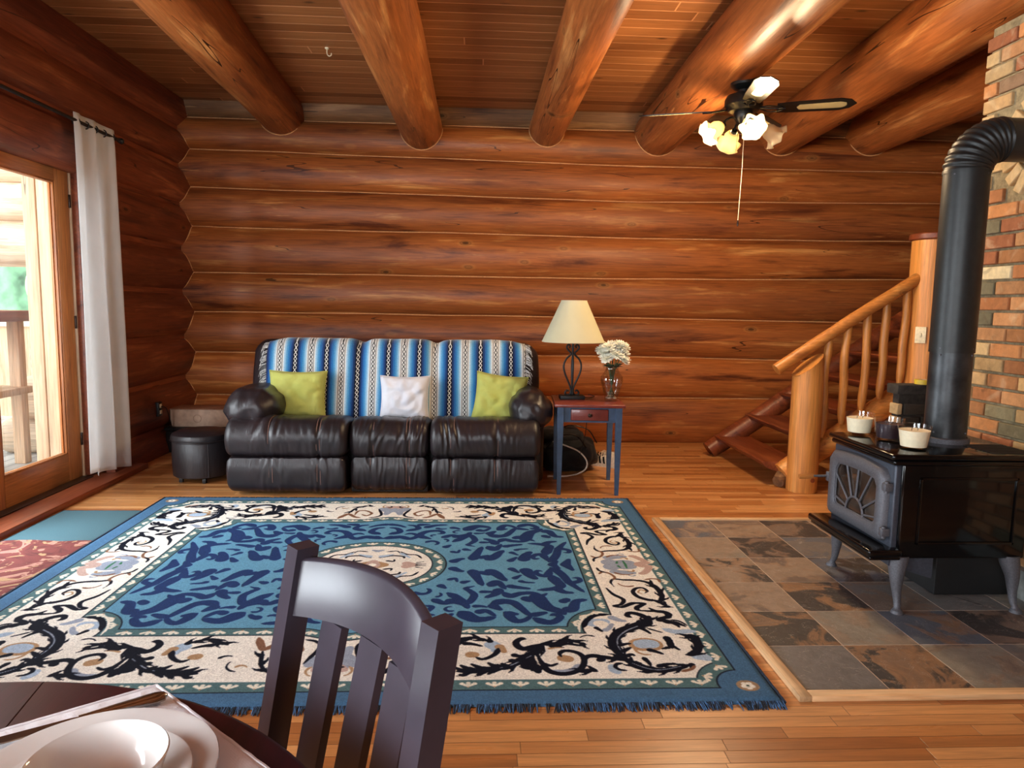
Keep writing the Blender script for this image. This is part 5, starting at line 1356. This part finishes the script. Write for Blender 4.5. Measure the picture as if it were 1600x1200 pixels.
# tulip lamps
t = NT('frosted_tulip_glass'); pb_ = t.n('BsdfPrincipled', {'Base Color': rgb(240, 226, 190), 'Roughness': .5}); tl_ = t.n('BsdfTranslucent', {'Color': rgb(255, 236, 196)})
mx = t.n('MixShader', {0: .6, 1: pb_.outputs[0], 2: tl_.outputs[0]}); t.t.links.new(mx.outputs[0], t.out.inputs[0]); M['tulip'] = t.m
M['bulb'] = emit('lit_bulb', (1., .80, .50, 1), 60.)
M['bulb_off'] = plain('unlit_bulb', rgb(240, 232, 214), .3)
for i, (a, lit) in enumerate(((188, 1), (265, 1), (92, 1), (2, 0))):
    ar = math.radians(a); d = Vector((cos(ar), sin(ar), 0)); tilt = math.radians(32)
    ax = (d * cos(tilt) - Vector((0, 0, 1)) * sin(tilt)).normalized(); base = d * .135 + Vector((0, 0, -.275))
    bm = B(); tube(bm, [d * .03 + Vector((0, 0, -.24)), d * .075 + Vector((0, 0, -.225)), d * .115 + Vector((0, 0, -.245)), base], .007, 8, True, 5)
    Mx = Matrix.Translation(base) @ ax.to_track_quat('Z', 'Y').to_matrix().to_4x4()
    lathe(bm, [(0, -.012), (.018, -.012), (.020, .022), (.0, .022)], 16, Mx); arm = finish(bm, 'lamp_arm', M['fan'], fan)
    def wob(aa, z): return 1 + sstep(.05, .125, z) * .13 * cos(aa * 6)
    bm = B(); pr = [(.022, .006), (.036, .022), (.046, .045), (.047, .068), (.050, .088), (.062, .108), (.078, .122)]
    rings = []
    for r, z in pr:
        rings.append([Mx @ Vector((r * wob(2 * PI * j / 48, z) * cos(2 * PI * j / 48), r * wob(2 * PI * j / 48, z) * sin(2 * PI * j / 48), z - sstep(.08, .125, z) * .012 * cos(2 * PI * j / 48 * 6))) for j in range(48)])
    loft(bm, rings, True, False); s_o = finish(bm, 'tulip_shade', M['tulip'], arm, 180)
    md = s_o.modifiers.new('thick', 'SOLIDIFY'); md.thickness = .0025
    bm = B(); lathe(bm, [(0, .012), (.011, .014), (.013, .030), (.021, .050), (.026, .070), (.022, .090), (.010, .101), (0, .103)], 20, Mx); finish(bm, 'bulb', M['bulb'] if lit else M['bulb_off'], arm)
    if lit:
        L = bpy.data.lights.new('bulb_light', 'POINT'); L.energy = 48; L.color = (1., .72, .42); L.shadow_soft_size = .045
        lo = bpy.data.objects.new('bulb_light', L); COL.objects.link(lo); lo.location = Vector((FX, FY, FZ)) + base + ax * .15
bm = B(); tube(bm, [(.012, 0, -.285), (.010, 0, -.56), (.0, 0, -.86)], .0020, 6); ch_ = finish(bm, 'pull_chain', M['plastic_w'], fan)
bm = B(); lathe(bm, [(0, -.90), (.005, -.895), (.006, -.875), (.003, -.86), (0, -.86)], 10); finish(bm, 'chain_pull', M['brass'], ch_)
bm = B(); tube(bm, [(-.02, .02, -.285), (-.025, .03, -.42)], .0014, 6); finish(bm, 'pull_chain', M['brass'], fan)

# ------------------------------------------------------------------ dining table, chair and place setting
DX, DY, DR = -.655, .415, .605
dt = thing('dining_table', 'round dark mahogany dining table set with plates beside the slat back chair', 'table', (DX, DY, 0))
ld = Vector((.17, -.985, 0)); lp0 = Vector((.024, .60, 0)); ln = Vector((ld.y, -ld.x, 0))
def side(p): return (p - lp0).dot(Vector((.985, .17, 0)))
for nm, s in (('table_top', 1), ('drop_leaf', -1)):
    Q = [Vector((DR * cos(a), DR * sin(a), 0)) for a in [2 * PI * i / 160 for i in range(160)]]; P = []
    for i in range(160):      # clip the round top along the seam line
        a, b_ = Q[i], Q[(i + 1) % 160]; fa, fb = side(a) * s - .0012, side(b_) * s - .0012
        if fa > 0: P.append(a)
        if fa * fb < 0: P.append(a.lerp(b_, fa / (fa - fb)))
    bm = B()
    def sc(f, z): return [(p.x * (1 - (1 - f)), p.y * (1 - (1 - f)), z) for p in P]
    rings = [sc(.975, .722), sc(.992, .724), sc(1., .732), sc(1., .742), sc(.994, .7485), sc(.985, .75)]
    loft(bm, rings); finish(bm, nm, M['tabletop'], dt, 50)
bm = B(); lathe(bm, [(0, .09), (.10, .09), (.075, .14), (.055, .2), (.075, .30), (.085, .42), (.06, .55), (.06, .64), (.12, .70), (.16, .721), (0, .721)], 28); finish(bm, 'pedestal', M['tabletop'], dt)
for k in range(4):
    a = PI / 4 + k * PI / 2 + .35; bm = B(); tube(bm, [(.05 * cos(a), .05 * sin(a), .16), (.2 * cos(a), .2 * sin(a), .13), (.33 * cos(a), .33 * sin(a), .06), (.40 * cos(a), .40 * sin(a), .022)], [.04, .036, .03, .022], 10, True, 4); finish(bm, 'leg', M['tabletop'], dt)
dc = thing('dining_chair', 'dark espresso slat back dining chair pushed up to the round table', 'chair', (-.160, .985, 0), math.atan2(-.766, .645))
REC = .09
def yb(z): return -REC * (1 - clamp((z - .45) / .47)) if z > .45 else -REC + .05 * (1 - z / .45)
def slab(bm, sec):
    """sections: list of (z, x0, x1, y0, y1)"""
    loft(bm, [[(a, c, z), (b_, c, z), (b_, d, z), (a, d, z)] for z, a, b_, c, d in sec])
for s in (-1, 1):
    bm = B(); S_ = []
    for z in (0, .2, .45, .6, .75, .918): S_.append((z, s * .186 - .018, s * .186 + .018, yb(z) - .019, yb(z) + .019))
    slab(bm, S_); bmesh.ops.bevel(bm, geom=[e for e in bm.edges if len(e.link_faces) == 2 and e.calc_face_angle(0) > .8], offset=.004, segments=2, affect='EDGES'); finish(bm, 'back_post', M['chair'], dc)
def bow(x): return .038 * (1 - (x / .17) ** 2)
bm = B(); n = 20; rings = []
for i in range(n + 1):
    x = lerp(-.170, .170, i / n); zt = .902 + .012 * (1 - (x / .17) ** 2); zb_ = .812 + .010 * (1 - (x / .17) ** 2)
    q = [(-.010, zb_), (-.010, zt - .004), (-.006, zt), (.006, zt), (.010, zt - .004), (.010, zb_)]
    rings.append([(x, yb(z) + bow(x) + dy, z) for dy, z in q])
loft(bm, rings); finish(bm, 'crest_rail', M['chair'], dc, 50)
bm = B(); rings = []
for i in range(n + 1):
    x = lerp(-.170, .170, i / n); rings.append([(x, yb(z) + bow(x) * .6 + dy, z) for dy, z in ((-.010, .50), (-.010, .545), (.010, .545), (.010, .50))])
loft(bm, rings); finish(bm, 'lower_rail', M['chair'], dc, 50)
for x in (-.0945, 0., .0945):
    bm = B(); S_ = []
    for z in (.54, .63, .72, .818): 
        b_ = lerp(bow(x) * .6, bow(x), (z - .54) / .28); S_.append((z, x - .029, x + .029, yb(z) + b_ - .007, yb(z) + b_ + .007))
    slab(bm, S_); bmesh.ops.bevel(bm, geom=[e for e in bm.edges if len(e.link_faces) == 2 and e.calc_face_angle(0) > .8], offset=.0025, segments=2, affect='EDGES'); finish(bm, 'slat', M['chair'], dc)
bm = B(); hull(bm, [(-.19, -.07, .435), (.19, -.07, .435), (.21, -.50, .435), (-.21, -.50, .435)], [(-.195, -.075, .462), (.195, -.075, .462), (.215, -.51, .466), (-.215, -.51, .466)])
bmesh.ops.bevel(bm, geom=bm.edges[:], offset=.006, segments=2, affect='EDGES'); finish(bm, 'seat', M['chair'], dc)
for s in (-1, 1):
    bm = B(); slab(bm, [(0, s * .19 - .014, s * .19 + .014, -.485, -.457), (.434, s * .19 - .019, s * .19 + .019, -.49, -.452)]); finish(bm, 'front_leg', M['chair'], dc)
for a_ in ((-.17, .17, -.48, -.462), (-.195, -.177, -.46, -.10), (.177, .195, -.46, -.10)):
    bm = B(); box(bm, *a_, .375, .432); finish(bm, 'seat_apron', M['chair'], dc)

TZ = .7505
pmat = thing('placemat', 'white terry placemat under the stacked plates', 'placemat', (-.462, .995, TZ))
e1, e2 = Vector((.222, -.197, 0)).normalized(), Vector((-.165, -.118, 0)).normalized()
bm = B()
def pm(u, v):
    p = e1 * (.44 * u) + e2 * (.33 * v)
    edge = min(u * .44, (1 - u) * .44, v * .33, (1 - v) * .33)
    return (p.x, p.y, .0028 * math.sqrt(clamp(edge / .004)) + .0006 * noise.noise(p * 60) + .0004)
grid(bm, 90, 70, pm); f = finish(bm, 'mat_cloth', M['terry'], pmat, 180)
bm = B(); cs = [Vector((0, 0, .002)), e1 * .44 + Vector((0, 0, .002)), e1 * .44 + e2 * .33 + Vector((0, 0, .002)), e2 * .33 + Vector((0, 0, .002))]
P = []
for i in range(4):
    for k in range(30): P.append(cs[i].lerp(cs[(i + 1) % 4], k / 30) + Vector((.0012 * noise.noise(Vector((i, k * .9, 0))), .0012 * noise.noise(Vector((i, k * .9, 7))), 0)))
tube(bm, P + [P[0]], .0022, 6); finish(bm, 'hem', M['terry'], pmat)
def dish(name, label, cat, loc, pr, grp=None):
    o = thing(name, label, cat, loc); bm = B(); lathe(bm, pr, 72); finish(bm, name.split('_')[-1] + '_body' if False else 'glazed_body', M['porcelain'], o, 60); 
    bm = B(); r0, z0 = pr[0][0], pr[0][1]
    lathe(bm, [(r0 * .55, -.0), (r0 * .62, -.0), (r0 * .62, .003), (r0 * .55, .003), (r0 * .55, 0)], 40); finish(bm, 'foot_ring', M['porcelain'], o); return o
PLX, PLY = -.432, .757
dish('dinner_plate', 'large white dinner plate at the bottom of the stack on the placemat', 'plate', (PLX, PLY, TZ + .0036), [(.085, .002), (.100, .006), (.134, .0205), (.1375, .0225), (.1365, .0245), (.132, .024), (.100, .011), (.085, .0065), (0, .006), (0, .002), (.085, .002)])
dish('side_plate', 'smaller white plate between the dinner plate and the bowl', 'plate', (PLX + .012, PLY - .016, TZ + .0106), [(.062, .002), (.078, .006), (.100, .018), (.1035, .020), (.1025, .0222), (.099, .0215), (.077, .010), (.062, .0065), (0, .006), (0, .002), (.062, .002)])
dish('cereal_bowl', 'white oval lipped bowl on top of the stacked plates', 'bowl', (PLX + .026, PLY - .026, TZ + .0175), [(.038, .001), (.052, .006), (.062, .022), (.070, .046), (.0715, .050), (.0700, .0515), (.067, .049), (.057, .024), (.044, .010), (.032, .006), (0, .005), (0, .001), (.038, .001)])
kn = thing('butter_knife', 'stainless steel dinner knife lying along the far edge of the placemat', 'knife', (-.428, .953, TZ + .0038))
kd = Vector((-.097, -.058, 0)).normalized(); ks = Vector((-kd.y, kd.x, 0))
bm = B(); rings = []
for s, w, h in ((0, .002, .004), (.004, .009, .010), (.015, .0118, .0125), (.05, .0092, .011), (.085, .0062, .0085), (.098, .0056, .0072), (.106, .0058, .0065)):
    c = kd * s + Vector((0, 0, .0075)); rings.append([c + ks * w * cos(2 * PI * j / 14) + Vector((0, 0, 1)) * h * .55 * sin(2 * PI * j / 14) for j in range(14)])
loft(bm, rings); finish(bm, 'handle', M['steel'], kn)
bm = B(); rings = []
for s, a, b_ in ((.104, -.0055, .0055), (.115, -.007, .010), (.15, -.007, .0115), (.20, -.007, .0115), (.222, -.006, .010), (.233, -.003, .004)):
    c = kd * s + Vector((0, 0, .006)); rings.append([c + ks * a + Vector((0, 0, .001)), c + ks * b_, c + ks * b_ + Vector((0, 0, .0005)), c + ks * a - Vector((0, 0, .001))])
loft(bm, rings); finish(bm, 'blade', M['steel'], kn)

# ------------------------------------------------------------------ light and camera
w = bpy.data.worlds.new('sky'); bpy.context.scene.world = w; w.use_nodes = True
bg = w.node_tree.nodes['Background']; bg.inputs[0].default_value = (.86, .94, 1.0, 1); bg.inputs[1].default_value = SKY
def area(name, loc, rot, sx, sy, en, col):
    L = bpy.data.lights.new(name, 'AREA'); L.shape = 'RECTANGLE'; L.size = sx; L.size_y = sy; L.energy = en; L.color = col
    o = bpy.data.objects.new(name, L); COL.objects.link(o); o.location = loc; o.rotation_euler = rot; return o
# daylight lamps outside the rear window, the door and the added side window
area('daylight_window', (-1.55, -3.22, 1.55), (PI / 2, 0, 0), 1.8, 1.3, E_WIN, (.90, .95, 1.))
area('daylight_door', (-3.14, 3.05, 1.25), (PI / 2, 0, -PI / 2), 1.7, 1.9, E_DOOR, (.88, .94, 1.))
sun = bpy.data.lights.new('sun', 'SUN'); sun.energy = E_SUN; sun.angle = .3; sun.color = (1., .97, .92)
area('daylight_side_window', (-3.16, -.2, 1.583), (PI / 2, 0, -PI / 2), 2.3, 1.15, E_SIDE, (.88, .94, 1.))  # added lamp, brightens the dining table and chair
so = bpy.data.objects.new('sun', sun); COL.objects.link(so); so.rotation_euler = (math.radians(52), 0, math.radians(12))

cam = bpy.data.cameras.new('camera'); cam.sensor_fit = 'HORIZONTAL'; cam.sensor_width = 36.; cam.lens = 1100 / 1600 * 36
cam.clip_start = .02
co = bpy.data.objects.new('camera', cam); COL.objects.link(co)
p, y, r = .10980213, .04955377, -.01640614
fw = Vector((sin(y) * cos(p), cos(y) * cos(p), -sin(p))); rt = Vector((cos(y), -sin(y), 0)); dn = fw.cross(rt)
r2 = rt * cos(r) + dn * sin(r); d2 = dn * cos(r) - rt * sin(r)
Mc = Matrix((r2, -d2, -fw)).transposed().to_4x4(); Mc.translation = (0, 0, 1.31); co.matrix_world = Mc
sc = bpy.context.scene; sc.camera = co
sc.view_settings.view_transform = 'Standard'; sc.view_settings.look = 'None'; sc.view_settings.gamma = 1; sc.view_settings.exposure = EXPO
sc.cycles.use_denoising = True; sc.cycles.max_bounces = 8; sc.cycles.transparent_max_bounces = 16; sc.cycles.sample_clamp_indirect = 6.
